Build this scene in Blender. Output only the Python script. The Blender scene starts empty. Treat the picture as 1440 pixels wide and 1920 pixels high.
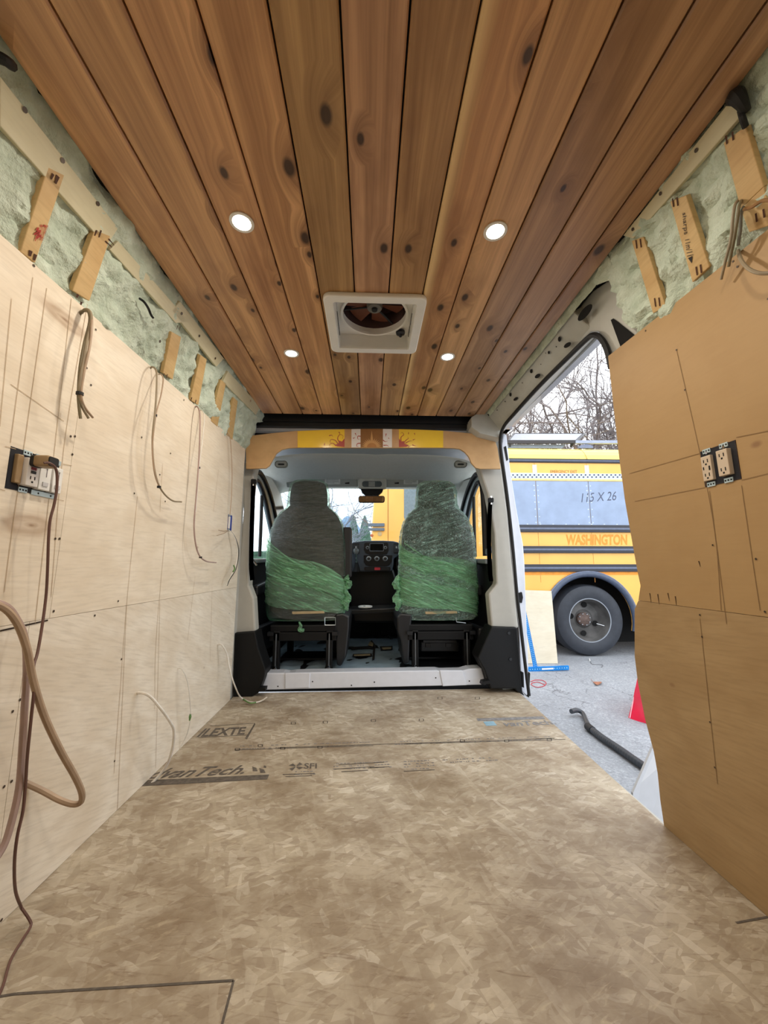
import bpy, bmesh, math, random
from mathutils import Vector, Matrix, noise

C = bpy.context.scene.collection
SC = bpy.context.scene
random.seed(7)

# ------------------------------------------------------------------ camera
F_PX = 720.0
PITCH = math.radians(7.907)
YAW = math.radians(2.285)
CAM = Vector((0.0, 0.0, 0.83))
cd = bpy.data.cameras.new('camera')
cd.sensor_fit = 'HORIZONTAL'; cd.sensor_width = 36.0; cd.lens = 36.0 * F_PX / 1440.0
cd.clip_start = 0.02; cd.clip_end = 400
cam = bpy.data.objects.new('camera', cd); C.objects.link(cam)
cam.location = CAM
cam.rotation_euler = (math.pi / 2 + PITCH, 0, -YAW)
SC.camera = cam

# ------------------------------------------------------------------ world, exposure
SC.view_settings.view_transform = 'Standard'
SC.view_settings.look = 'None'
SC.view_settings.gamma = 1.0
SC.view_settings.use_curve_mapping = False
SC.view_settings.exposure = 0.0
SKY_STRENGTH = 2.8
PUCK_POWER = 4.0
w = bpy.data.worlds.new('overcast_sky'); SC.world = w; w.use_nodes = True
wn = w.node_tree; wn.nodes.clear()
wo = wn.nodes.new('ShaderNodeOutputWorld'); wb = wn.nodes.new('ShaderNodeBackground')
wt = wn.nodes.new('ShaderNodeTexCoord'); wz = wn.nodes.new('ShaderNodeTexNoise'); wr = wn.nodes.new('ShaderNodeValToRGB')
wz.inputs['Scale'].default_value = 2.2; wz.inputs['Detail'].default_value = 5
wr.color_ramp.elements[0].position = 0.35; wr.color_ramp.elements[0].color = (0.80, 0.88, 0.96, 1)
wr.color_ramp.elements[1].position = 0.62; wr.color_ramp.elements[1].color = (0.95, 0.97, 1.0, 1)
wn.links.new(wt.outputs['Generated'], wz.inputs['Vector']); wn.links.new(wz.outputs['Fac'], wr.inputs['Fac'])
wn.links.new(wr.outputs['Color'], wb.inputs['Color']); wb.inputs['Strength'].default_value = SKY_STRENGTH
wn.links.new(wb.outputs['Background'], wo.inputs['Surface'])

# ------------------------------------------------------------------ pixel -> point on a real plane
_f = Vector((math.sin(YAW) * math.cos(PITCH), math.cos(YAW) * math.cos(PITCH), math.sin(PITCH)))
_r = Vector((math.cos(YAW), -math.sin(YAW), 0))
_u = _r.cross(_f)
def ray(u, v):
    return (_f + _r * ((u - 720) / F_PX) + _u * ((960 - v) / F_PX))
def hit(u, v, p, n):
    d = ray(u, v); n = Vector(n)
    return CAM + d * ((Vector(p) - CAM).dot(n) / d.dot(n))
def PY(u, v, y): return hit(u, v, (0, y, 0), (0, 1, 0))
def PX(u, v, x): return hit(u, v, (x, 0, 0), (1, 0, 0))
def PZ(u, v, z): return hit(u, v, (0, 0, z), (0, 0, 1))
# left and right wall faces lean in slightly, the foam band above leans in more
LWN = Vector((1, 0, -0.015 / 1.6)).normalized(); LWP = (-0.855, 0, 0)
RWN = Vector((-1, 0, -0.042 / 1.6)).normalized(); RWP = (0.955, 0, 0)
FLN = Vector((0.26, 0, -0.107)).normalized(); FLP = (-0.840, 0, 1.6)
FRN = Vector((-0.25, 0, -0.113)).normalized(); FRP = (0.913, 0, 1.61)
def LW(u, v, off=0.0): return hit(u, v, Vector(LWP) + LWN * off, LWN)
def RW(u, v, off=0.0): return hit(u, v, Vector(RWP) + RWN * off, RWN)
def FL(u, v, off=0.0): return hit(u, v, Vector(FLP) + FLN * off, FLN)
def FR(u, v, off=0.0): return hit(u, v, Vector(FRP) + FRN * off, FRN)

# ------------------------------------------------------------------ materials
def srgb(r, g, b):
    f = lambda c: (c / 255 / 12.92) if c / 255 <= 0.04045 else ((c / 255 + 0.055) / 1.055) ** 2.4
    return (f(r), f(g), f(b), 1)
class NT:
    def __init__(s, name):
        s.m = bpy.data.materials.new(name); s.m.use_nodes = True; s.t = s.m.node_tree; s.t.nodes.clear()
        s.out = s.n('ShaderNodeOutputMaterial'); s.b = s.n('ShaderNodeBsdfPrincipled')
        s.l(s.b.outputs[0], s.out.inputs['Surface']); s.co = s.n('ShaderNodeTexCoord').outputs['Object']
    def n(s, t, **k):
        x = s.t.nodes.new(t)
        for a, b in k.items(): setattr(x, a, b)
        return x
    def l(s, a, b): s.t.links.new(a, b)
    def mapping(s, scale=(1, 1, 1), loc=None, rot=(0, 0, 0), src=None):
        if tuple(rot) != (0, 0, 0) and tuple(scale) != (1, 1, 1):   # turn first, then stretch
            q = s.n('ShaderNodeMapping'); q.inputs['Rotation'].default_value = rot; s.l(src or s.co, q.inputs['Vector']); src = q.outputs[0]; rot = (0, 0, 0)
        m = s.n('ShaderNodeMapping'); m.inputs['Scale'].default_value = scale; m.inputs['Rotation'].default_value = rot
        s.l(src or s.co, m.inputs['Vector'])
        if loc is not None:
            if isinstance(loc, tuple): m.inputs['Location'].default_value = loc
            else: s.l(loc, m.inputs['Location'])
        return m.outputs[0]
    def noise(s, vec, scale=5, detail=4, rough=0.5, dist=0.0, color=False):
        x = s.n('ShaderNodeTexNoise'); s.l(vec, x.inputs['Vector'])
        x.inputs['Scale'].default_value = scale; x.inputs['Detail'].default_value = detail
        x.inputs['Roughness'].default_value = rough; x.inputs['Distortion'].default_value = dist
        return x.outputs['Color' if color else 'Fac']
    def voro(s, vec, scale=5, out='Distance', feature='F1', rnd=1.0, dim='3D'):
        x = s.n('ShaderNodeTexVoronoi', feature=feature, voronoi_dimensions=dim); s.l(vec, x.inputs['Vector'])
        x.inputs['Scale'].default_value = scale; x.inputs['Randomness'].default_value = rnd
        return x.outputs[out]
    def ramp(s, fac, stops, interp='LINEAR'):
        x = s.n('ShaderNodeValToRGB'); s.l(fac, x.inputs['Fac']); cr = x.color_ramp; cr.interpolation = interp
        while len(cr.elements) < len(stops): cr.elements.new(0.5)
        for e, (p, c) in zip(cr.elements, stops):
            e.position = p; e.color = c if len(c) == 4 else (*c, 1)
        return x.outputs['Color']
    def mix(s, fac, a, b, mode='MIX'):
        x = s.n('ShaderNodeMix', data_type='RGBA', blend_type=mode)
        for v, i in ((fac, 0), (a, 6), (b, 7)):
            if isinstance(v, (int, float)): x.inputs[i].default_value = v
            elif isinstance(v, tuple): x.inputs[i].default_value = v
            else: s.l(v, x.inputs[i])
        return x.outputs[2]
    def math(s, op, a, b=0.0):
        x = s.n('ShaderNodeMath', operation=op)
        for v, i in ((a, 0), (b, 1)):
            if isinstance(v, (int, float)): x.inputs[i].default_value = v
            else: s.l(v, x.inputs[i])
        return x.outputs[0]
    def bump(s, h, strength=0.3, dist=0.01):
        x = s.n('ShaderNodeBump'); s.l(h, x.inputs['Height']); x.inputs['Strength'].default_value = strength
        x.inputs['Distance'].default_value = dist; s.l(x.outputs[0], s.b.inputs['Normal'])
    def base(s, c):
        if isinstance(c, tuple): s.b.inputs['Base Color'].default_value = c
        else: s.l(c, s.b.inputs['Base Color'])
    def set(s, **k):
        for a, b in k.items(): s.b.inputs[a.replace('_', ' ')].default_value = b
        return s.m

_cache = {}
def plain(rgb, rough=0.5, metal=0.0, var=0.12, scale=20, bump=0.0, spec=0.5, coat=0.0):
    key = (rgb, rough, metal, var, scale, bump, spec, coat)
    if key in _cache: return _cache[key]
    s = NT('surface'); c = srgb(*rgb)
    d = tuple(x * (1 - var) for x in c[:3]) + (1,); e = tuple(min(1, x * (1 + var)) for x in c[:3]) + (1,)
    nz = s.noise(s.co, scale, 4)
    s.base(s.ramp(nz, [(0.3, d), (0.7, e)]))
    if bump: s.bump(nz, bump, 0.004)
    s.set(Roughness=rough, Metallic=metal, Specular_IOR_Level=spec, Coat_Weight=coat)
    _cache[key] = s.m; return s.m

def cedar(tone_a, tone_b, sap=None):
    s = NT('cedar_plank')
    oi = s.n('ShaderNodeObjectInfo'); sc = s.math('MULTIPLY', oi.outputs['Random'], 37.0)
    cx = s.n('ShaderNodeCombineXYZ'); s.l(sc, cx.inputs[0]); s.l(sc, cx.inputs[1]); s.l(sc, cx.inputs[2])
    base_v = s.mapping((1, 1, 1), cx.outputs[0])
    # knots : sparse round cells
    kv = s.mapping((7.0, 4.2, 0.0), src=base_v)
    kd = s.voro(kv, 1.0, dim='2D'); kc = s.voro(kv, 1.0, 'Color', dim='2D')
    keep = s.n('ShaderNodeSeparateColor'); s.l(kc, keep.inputs[0])
    has = s.math('GREATER_THAN', keep.outputs[0], 0.36)
    siz = s.math('ADD', s.math('MULTIPLY', keep.outputs[1], 0.08), 0.055)
    kk = s.math('DIVIDE', kd, siz)
    knot = s.math('MULTIPLY', s.ramp(kk, [(0.55, (1, 1, 1)), (1.0, (0, 0, 0))]), has)
    halo = s.math('MULTIPLY', s.ramp(s.math('DIVIDE', kk, 4.0), [(0.10, (1, 1, 1)), (0.85, (0, 0, 0))]), has)
    # grain warped round the knots
    warp = s.noise(s.mapping((3.0, 0.8, 1), src=base_v), 1.4, 3, color=True)
    gv = s.n('ShaderNodeVectorMath', operation='ADD'); s.l(base_v, gv.inputs[0])
    sv = s.n('ShaderNodeVectorMath', operation='SCALE'); s.l(warp, sv.inputs[0]); sv.inputs['Scale'].default_value = 0.05; s.l(sv.outputs[0], gv.inputs[1])
    hv = s.n('ShaderNodeCombineXYZ'); s.l(s.math('MULTIPLY', halo, 0.05), hv.inputs[0])
    gv2 = s.n('ShaderNodeVectorMath', operation='ADD'); s.l(gv.outputs[0], gv2.inputs[0]); s.l(hv.outputs[0], gv2.inputs[1])
    g1 = s.noise(s.mapping((20, 0.5, 1), src=gv2.outputs[0]), 1.3, 4, 0.55)
    g2 = s.noise(s.mapping((160, 4, 1), src=gv2.outputs[0]), 1.0, 3, 0.6)
    blot = s.noise(s.mapping((5, 1.7, 1), src=base_v), 1.1, 4, 0.6)
    col = s.ramp(g1, [(0.34, srgb(*tone_a)), (0.50, srgb(*[(a + b) / 2 for a, b in zip(tone_a, tone_b)])), (0.64, srgb(*tone_b))])
    col = s.mix(0.30, col, s.ramp(g2, [(0.3, srgb(124, 84, 52)), (0.7, srgb(204, 160, 114))]))
    col = s.mix(s.ramp(blot, [(0.50, (0, 0, 0)), (0.70, (0.5, 0.5, 0.5))]), col, srgb(118, 72, 40))
    hsv = s.n('ShaderNodeHueSaturation'); s.l(s.math('ADD', s.math('MULTIPLY', oi.outputs['Random'], 0.34), 0.84), hsv.inputs['Value'])
    s.l(s.math('ADD', s.math('MULTIPLY', oi.outputs['Random'], -0.014), 0.505), hsv.inputs['Hue']); s.l(col, hsv.inputs['Color']); col = hsv.outputs[0]
    if sap is not None:
        sx = s.n('ShaderNodeSeparateXYZ'); s.l(s.co, sx.inputs[0])
        wob = s.math('MULTIPLY', s.noise(s.mapping((1, 2.0, 1)), 1.2, 3), 0.020)
        dd = s.math('ADD', s.math('SUBTRACT', sx.outputs[0], sap), wob)
        f = s.ramp(s.math('MULTIPLY', dd, 10.0), [(0.20, (1, 1, 1)), (0.34, (0.35, 0.35, 0.35)), (0.5, (0, 0, 0))])
        col = s.mix(f, col, srgb(238, 205, 150))
    col = s.mix(s.math('MULTIPLY', halo, 0.42), col, srgb(96, 56, 32))
    col = s.mix(s.math('MULTIPLY', knot, 0.88), col, srgb(44, 24, 15))
    s.base(col); s.bump(g2, 0.12, 0.002)
    return s.set(Roughness=0.36, Coat_Weight=0.12, Coat_Roughness=0.3)
CEDAR = cedar((164, 124, 82), (232, 188, 134)); CEDAR_RED = cedar((160, 120, 92), (220, 174, 138)); CEDAR_SAP = cedar((178, 130, 86), (234, 182, 128), 0.203)

def plywood(a, b, fig=0.5, rot=0.0, spots=()):
    s = NT('plywood_face')
    v = s.mapping((1, 1, 1), rot=(rot, 0, 0))
    wv = s.noise(s.mapping((1, 0.8, 2.4), src=v), 1.6, 3, 0.5, 0.4)
    rings = s.math('PINGPONG', s.math('MULTIPLY', wv, 13.0), 1.0)
    fine = s.noise(s.mapping((6, 8, 90), src=v), 1.4, 3, 0.6)
    mott = s.noise(s.mapping((1, 2.0, 3.0), src=v), 2.5, 4, 0.6)
    c = s.mix(s.math('MULTIPLY', rings, 0.45 * fig), srgb(*a), srgb(*b))
    c = s.mix(s.math('MULTIPLY', s.ramp(fine, [(0.45, (0, 0, 0)), (0.75, (1, 1, 1))]), 0.35 * fig), c, srgb(*[x * 0.82 for x in b]))
    c = s.mix(s.ramp(mott, [(0.45, (0, 0, 0)), (0.75, (0.5, 0.5, 0.5))]), c, srgb(*b))
    kd = s.voro(s.mapping((1, 2.6, 4.2), src=v), 1.1)
    c = s.mix(s.ramp(kd, [(0.02, (0.75, 0.75, 0.75)), (0.05, (0, 0, 0))]), c, srgb(132, 96, 66))
    for (y0, z0, ry, rz) in spots:      # brown figure round a buried knot
        sp = s.n('ShaderNodeSeparateXYZ'); s.l(s.co, sp.inputs[0])
        dy = s.math('DIVIDE', s.math('SUBTRACT', sp.outputs[1], y0), ry); dz = s.math('DIVIDE', s.math('SUBTRACT', sp.outputs[2], z0), rz)
        d = s.math('SQRT', s.math('ADD', s.math('MULTIPLY', dy, dy), s.math('MULTIPLY', dz, dz)))
        d = s.math('ADD', d, s.math('MULTIPLY', s.noise(s.mapping((1, 6, 14)), 1.0, 4), 0.5))
        rg = s.math('PINGPONG', s.math('MULTIPLY', d, 5.0), 1.0)
        m_ = s.math('MULTIPLY', s.ramp(d, [(0.35, (1, 1, 1)), (1.0, (0, 0, 0))]), s.math('ADD', s.math('MULTIPLY', rg, 0.5), 0.35))
        c = s.mix(m_, c, srgb(150, 112, 76)); 
        c = s.mix(s.ramp(d, [(0.22, (0.6, 0.6, 0.6)), (0.32, (0, 0, 0))]), c, srgb(104, 70, 46))
    s.base(c); s.bump(fine, 0.05, 0.001)
    return s.set(Roughness=0.55, Specular_IOR_Level=0.35)
_s = [LW(58, 985), LW(120, 598)]
PLY_L = plywood((238, 227, 208), (216, 199, 174), 0.8, 0.0, [(_s[0].y, _s[0].z, .17, .060), (_s[1].y, _s[1].z, .20, .045)])
PLY_L2 = plywood((238, 229, 213), (212, 196, 172), 1.0, 0.3)
PLY_R_SHADED = plywood((176, 144, 100), (164, 130, 86), 0.25)  # tan sheet, darkened in its colour for the weaker light on the right wall
PLY_R2_SHADED = plywood((178, 150, 110), (158, 128, 88), 0.9, 0.1)  # lower right sheet, the same shade worked into its colour

def osb():
    s = NT('oriented_strand_board')
    wp = s.noise(s.co, 9, 3, color=True)
    def warped(amount, m):
        a = s.n('ShaderNodeVectorMath', operation='SCALE'); s.l(wp, a.inputs[0]); a.inputs['Scale'].default_value = amount
        b = s.n('ShaderNodeVectorMath', operation='ADD'); s.l(s.co, b.inputs[0]); s.l(a.outputs[0], b.inputs[1])
        return s.mapping(*m, src=b.outputs[0])
    def flakes(rotz, sc, scale):
        v = s.mapping(sc, rot=(0, 0, rotz), src=warped(0.035, ((1, 1, 1),)))
        col = s.voro(v, scale, 'Color'); x = s.n('ShaderNodeSeparateColor'); s.l(col, x.inputs[0]); return x
    a = flakes(0.25, (14, 46, 0), 1.0); b = flakes(-0.5, (22, 80, 0), 1.0); c3 = flakes(1.2, (16, 60, 0), 1.0)
    stops = [(0.0, srgb(160, 146, 127)), (0.3, srgb(173, 160, 139)), (0.6, srgb(182, 170, 150)), (0.85, srgb(192, 181, 162)), (1.0, srgb(206, 197, 180))]
    col = s.ramp(a.outputs[0], stops)
    col = s.mix(s.ramp(b.outputs[1], [(0.45, (0, 0, 0)), (0.55, (0.75, 0.75, 0.75))]), col, s.ramp(b.outputs[0], stops))
    col = s.mix(s.ramp(c3.outputs[1], [(0.7, (0, 0, 0)), (0.78, (0.7, 0.7, 0.7))]), col, s.ramp(c3.outputs[0], stops))
    blot = s.noise(s.co, 3.5, 6, 0.65)
    col = s.mix(s.ramp(blot, [(0.40, (0, 0, 0)), (0.66, (0.8, 0.8, 0.8))]), col, srgb(124, 104, 80))
    streak = s.noise(s.mapping((10, 70, 1), rot=(0, 0, 0.15)), 1.2, 5, 0.65, 1.5)
    col = s.mix(s.ramp(streak, [(0.56, (0, 0, 0)), (0.74, (0.6, 0.6, 0.6))]), col, srgb(104, 78, 54))
    st2 = s.noise(s.mapping((14, 60, 1), rot=(0, 0, -0.4)), 1.1, 5, 0.6, 1.2)
    col = s.mix(s.ramp(st2, [(0.58, (0, 0, 0)), (0.74, (0.32, 0.32, 0.32))]), col, srgb(222, 208, 180))
    s.base(col); s.bump(streak, 0.15, 0.002)
    return s.set(Roughness=0.45, Specular_IOR_Level=0.45)
OSB = osb()

def asphalt():
    s = NT('asphalt')
    f = s.noise(s.co, 55, 4, 0.8); g = s.voro(s.co, 90); big = s.noise(s.co, 1.3, 5, 0.6)
    c = s.ramp(f, [(0.3, srgb(124, 127, 132)), (0.55, srgb(156, 159, 164)), (0.75, srgb(206, 210, 216))])
    c = s.mix(s.ramp(big, [(0.4, (0, 0, 0)), (0.7, (0.5, 0.5, 0.5))]), c, srgb(126, 128, 132))
    wp = s.noise(s.co, 3.0, 4, 0.6, color=True)
    a = s.n('ShaderNodeVectorMath', operation='SCALE'); s.l(wp, a.inputs[0]); a.inputs['Scale'].default_value = 0.5
    b = s.n('ShaderNodeVectorMath', operation='ADD'); s.l(s.co, b.inputs[0]); s.l(a.outputs[0], b.inputs[1])
    cr = s.voro(b.outputs[0], 1.3, feature='DISTANCE_TO_EDGE')
    c = s.mix(s.math('MULTIPLY', s.ramp(cr, [(0.002, (0.7, 0.7, 0.7)), (0.011, (0, 0, 0))]), s.ramp(s.noise(s.co, 1.8, 3), [(0.42, (0, 0, 0)), (0.6, (1, 1, 1))])), c, srgb(62, 62, 66))
    s.base(c); s.bump(f, 0.5, 0.004)
    return s.set(Roughness=0.85)
ASPHALT = asphalt()

def foam():
    s = NT('spray_foam')
    n1 = s.noise(s.co, 14, 5, 0.6); n2 = s.noise(s.co, 70, 3, 0.6); hol = s.voro(s.co, 26)
    c = s.ramp(n1, [(0.3, srgb(184, 198, 180)), (0.55, srgb(204, 216, 200)), (0.8, srgb(220, 230, 216))])
    c = s.mix(s.ramp(s.noise(s.co, 9, 5, 0.7, 1.2), [(0.66, (0, 0, 0)), (0.72, (0.7, 0.7, 0.7))]), c, srgb(96, 92, 70))
    s.base(c); s.bump(s.mix(0.5, n1, n2), 0.7, 0.02)
    return s.set(Roughness=0.9, Specular_IOR_Level=0.2)
FOAM = foam()
PALE = plywood((214, 208, 178), (196, 186, 150), 0.5, 0.0)
STRIP = plywood((214, 184, 132), (184, 142, 88), 0.8, 0.0)
CREAM = plain((176, 174, 166), 0.5, var=0.03)
PAINT = plain((190, 191, 184), 0.5, var=0.04)
WHITE_PAINT = plain((216, 221, 232), 0.2, var=0.03, coat=0.5)
BLACK = plain((10, 11, 13), 0.55, var=0.15, bump=0.1, scale=200, spec=0.3)
DARK = plain((22, 24, 28), 0.45, var=0.15)
RUBBER = plain((16, 16, 18), 0.6)
HEADLINER = plain((240, 243, 239), 0.9, var=0.03, scale=60, bump=0.05)
VINYL = plain((136, 156, 168), 0.4, var=0.25, scale=6, bump=0.4)
WHITE = plain((236, 236, 232), 0.35, var=0.02)
STEEL = plain((190, 200, 204), 0.35, metal=0.9, var=0.1)
CHROME = plain((220, 222, 225), 0.12, metal=1.0, var=0.03)
HOLE = plain((10, 10, 10), 0.9)
YELLOW = plain((247, 186, 88), 0.35, var=0.05, scale=3, coat=0.2)
YELLOW_ROOF = plain((251, 222, 120), 0.35, var=0.04, scale=3)
RAIL_BLK = plain((40, 42, 52), 0.35, var=0.1)
GLASS_PANEL = plain((146, 162, 188), 0.35, var=0.12, scale=4)

def glass(tint=(0.93, 0.97, 0.98), refl=0.08, name='glass'):
    s = NT(name); t = s.n('ShaderNodeBsdfTransparent'); t.inputs[0].default_value = (*tint, 1)
    g = s.n('ShaderNodeBsdfGlossy'); g.inputs['Roughness'].default_value = 0.03
    lw = s.n('ShaderNodeLayerWeight'); lw.inputs[0].default_value = 0.5; fr_ = s.math('MULTIPLY', s.math('POWER', lw.outputs['Facing'], 4.0), 0.6)
    m = s.n('ShaderNodeMixShader'); s.l(s.math('ADD', fr_, 0.02), m.inputs[0]); s.l(t.outputs[0], m.inputs[1]); s.l(g.outputs[0], m.inputs[2])
    s.l(m.outputs[0], s.out.inputs['Surface']); return s.m
GLASS = glass()

def film(color, cover, rot=0.0, name='stretch_film', tint=(0.80, 0.93, 0.84), gloss=0.10, streak=0.55, crinkle=0.0):
    """thin green stretch film: see-through, cloudy where it overlaps, glossy in folds"""
    s = NT(name)
    # stretched streaks following the winding
    v = s.mapping((4, 4, 34), rot=(0, rot, 0)); st = s.noise(v, 1.0, 6, 0.62, 1.6)
    v2 = s.mapping((9, 9, 60), rot=(0, rot * 0.5 + 0.15, 0)); st2 = s.noise(v2, 1.0, 5, 0.6, 2.0)
    broad = s.noise(s.mapping((2, 2, 5), rot=(0, rot, 0)), 2.0, 3)
    h = s.mix(0.5, st, st2)
    if crinkle:
        wv = s.n('ShaderNodeVectorMath', operation='ADD'); s.l(s.co, wv.inputs[0]); s.l(s.noise(s.co, 7, 3, color=True), wv.inputs[1])
        ce_ = s.voro(s.mapping((1, 1, 1.6), src=wv.outputs[0]), 24, feature='DISTANCE_TO_EDGE')
        cr_ = s.ramp(ce_, [(0.0, (1, 1, 1)), (0.06, (0, 0, 0))]); h = s.mix(0.5, h, ce_)
    fac = s.math('ADD', s.math('MULTIPLY', s.ramp(st, [(0.46, (0, 0, 0)), (0.70, (1, 1, 1))]), streak), s.math('MULTIPLY', broad, cover))
    if crinkle: fac = s.math('ADD', fac, s.math('MULTIPLY', cr_, crinkle))
    lw = s.n('ShaderNodeLayerWeight'); lw.inputs[0].default_value = 0.5; fac = s.math('ADD', fac, s.math('MULTIPLY', s.math('POWER', lw.outputs['Facing'], 3.0), 0.75))
    t = s.n('ShaderNodeBsdfTransparent'); t.inputs[0].default_value = (*tint, 1)
    s.base(s.ramp(st2, [(0.35, tuple(x * 0.75 for x in color[:3]) + (1,)), (0.7, color)]))
    s.set(Roughness=0.22, Specular_IOR_Level=0.8)
    bp = s.n('ShaderNodeBump'); s.l(h, bp.inputs['Height']); bp.inputs['Strength'].default_value = 1.0; bp.inputs['Distance'].default_value = 0.035
    s.l(bp.outputs[0], s.b.inputs['Normal'])
    gl = s.n('ShaderNodeBsdfGlossy'); gl.inputs['Roughness'].default_value = 0.17; s.l(bp.outputs[0], gl.inputs['Normal'])
    m0 = s.n('ShaderNodeMixShader'); m0.inputs[0].default_value = gloss; s.l(t.outputs[0], m0.inputs[1]); s.l(gl.outputs[0], m0.inputs[2])
    m = s.n('ShaderNodeMixShader'); s.l(fac, m.inputs[0]); s.l(m0.outputs[0], m.inputs[1]); s.l(s.b.outputs[0], m.inputs[2])
    s.l(m.outputs[0], s.out.inputs['Surface']); return s.m
def emit(rgb, strength):
    s = NT('glow'); e = s.n('ShaderNodeEmission'); e.inputs[0].default_value = (*rgb, 1); e.inputs[1].default_value = strength
    s.l(e.outputs[0], s.out.inputs['Surface']); return s.m

# ------------------------------------------------------------------ mesh helpers
def smooth_mesh(me, angle=40):
    for p in me.polygons: p.use_smooth = True
    try: me.set_sharp_from_angle(angle=math.radians(angle))
    except Exception: pass
def obj(name, bm, m=None, parent=None, smooth=False, kind=None, bevel=0.0):
    bmesh.ops.recalc_face_normals(bm, faces=bm.faces)
    me = bpy.data.meshes.new(name); bm.to_mesh(me); bm.free()
    if m: me.materials.append(m)
    if smooth: smooth_mesh(me)
    o = bpy.data.objects.new(name, me); C.objects.link(o)
    if bevel:
        b = o.modifiers.new('bevel', 'BEVEL'); b.width = bevel; b.segments = 2; b.limit_method = 'ANGLE'
    if parent is not None:
        o.parent = parent
        o.matrix_parent_inverse = Matrix.Translation(-root_loc(parent))
    if kind: o['kind'] = kind
    return o
def root_loc(p):
    return p.location.copy() if p.parent is None else Vector((0, 0, 0))
def thing(name, label, cat, loc=(0, 0, 0), group=None):
    o = bpy.data.objects.new(name, None); C.objects.link(o); o.location = loc; o.empty_display_size = 0.05
    o['label'] = label; o['category'] = cat
    if group: o['group'] = group
    return o
def tag(o, label, cat, group=None):
    o['label'] = label; o['category'] = cat
    if group: o['group'] = group
    return o
def bx(bm, x0, x1, y0, y1, z0, z1, M=None):
    vs = [bm.verts.new((x, y, z)) for x in (x0, x1) for y in (y0, y1) for z in (z0, z1)]
    if M is not None:
        for v in vs: v.co = M @ v.co
    for f in ((0, 1, 3, 2), (4, 6, 7, 5), (0, 4, 5, 1), (2, 3, 7, 6), (0, 2, 6, 4), (1, 5, 7, 3)):
        bm.faces.new([vs[i] for i in f])
    return vs
def box(name, x0, x1, y0, y1, z0, z1, m, parent=None, bevel=0.0, kind=None):
    bm = bmesh.new(); bx(bm, x0, x1, y0, y1, z0, z1); return obj(name, bm, m, parent, bevel=bevel, kind=kind)
def add_slab(bm, pts, off):
    off = Vector(off); a = [bm.verts.new(p) for p in pts]; b = [bm.verts.new(Vector(p) + off) for p in pts]
    bm.faces.new(a); bm.faces.new(b[::-1]); n = len(a)
    for i in range(n): bm.faces.new((a[i], b[i], b[(i + 1) % n], a[(i + 1) % n]))
def slab(name, pts, off, m, parent=None, bevel=0.0, kind=None):
    bm = bmesh.new(); add_slab(bm, pts, off); return obj(name, bm, m, parent, bevel=bevel, kind=kind)
def smooth_path(pts, n=6):
    pts = [Vector(p) for p in pts]
    if len(pts) < 3: return pts
    out = []; P = [pts[0] * 2 - pts[1]] + pts + [pts[-1] * 2 - pts[-2]]
    for i in range(1, len(P) - 2):
        for k in range(n):
            t = k / n; a, b, c, d = P[i - 1], P[i], P[i + 1], P[i + 2]
            out.append(0.5 * ((2 * b) + (c - a) * t + (2 * a - 5 * b + 4 * c - d) * t * t + (3 * b - a - 3 * c + d) * t ** 3))
    out.append(pts[-1]); return out
def add_tube(bm, pts, r, sides=8, closed=False):
    pts = [Vector(p) for p in pts]; n = len(pts); R = r if isinstance(r, (list, tuple)) else [r] * n
    rings = []; up = None
    for i, p in enumerate(pts):
        d = (pts[min(i + 1, n - 1)] - pts[max(i - 1, 0)])
        if d.length < 1e-7: d = Vector((0, 0, 1))
        d.normalize()
        if up is None: up = d.orthogonal().normalized()
        else:
            up = up - d * up.dot(d)
            up = up.normalized() if up.length > 1e-5 else d.orthogonal().normalized()
        s = d.cross(up)
        rings.append([bm.verts.new(p + (up * math.cos(2 * math.pi * k / sides) + s * math.sin(2 * math.pi * k / sides)) * R[i]) for k in range(sides)])
    for a, b in zip(rings, rings[1:]):
        for k in range(sides): bm.faces.new((a[k], a[(k + 1) % sides], b[(k + 1) % sides], b[k]))
    bm.faces.new(rings[0][::-1]); bm.faces.new(rings[-1])
def tube(name, pts, r, m, parent=None, sides=8, sm=6, kind=None):
    bm = bmesh.new(); p = smooth_path(pts, sm) if sm else pts
    if isinstance(r, (list, tuple)) and len(r) != len(p):
        q = []
        for i in range(len(p)):
            t = i / (len(p) - 1) * (len(r) - 1); k = min(int(t), len(r) - 2); q.append(r[k] + (r[k + 1] - r[k]) * (t - k))
        r = q
    add_tube(bm, p, r, sides); return obj(name, bm, m, parent, smooth=True, kind=kind)
def add_lathe(bm, prof, c, axis='z', seg=32, cap=True):
    """prof: list of (radius, height) revolved round axis through c"""
    c = Vector(c); rings = []
    for r, h in prof:
        ring = []
        for k in range(seg):
            a = 2 * math.pi * k / seg; x, y = r * math.cos(a), r * math.sin(a)
            v = {'z': Vector((x, y, h)), 'y': Vector((x, h, y)), 'x': Vector((h, x, y))}[axis]
            ring.append(bm.verts.new(c + v))
        rings.append(ring)
    for a, b in zip(rings, rings[1:]):
        for k in range(seg): bm.faces.new((a[k], a[(k + 1) % seg], b[(k + 1) % seg], b[k]))
    if not cap: return
    if prof[0][0] > 1e-6: bm.faces.new(rings[0])
    if prof[-1][0] > 1e-6: bm.faces.new(rings[-1][::-1])
def lathe(name, prof, c, m, parent=None, axis='z', seg=32, cap=True):
    bm = bmesh.new(); add_lathe(bm, prof, c, axis, seg, cap); bmesh.ops.remove_doubles(bm, verts=bm.verts, dist=1e-6)
    return obj(name, bm, m, parent, smooth=True)
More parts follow.
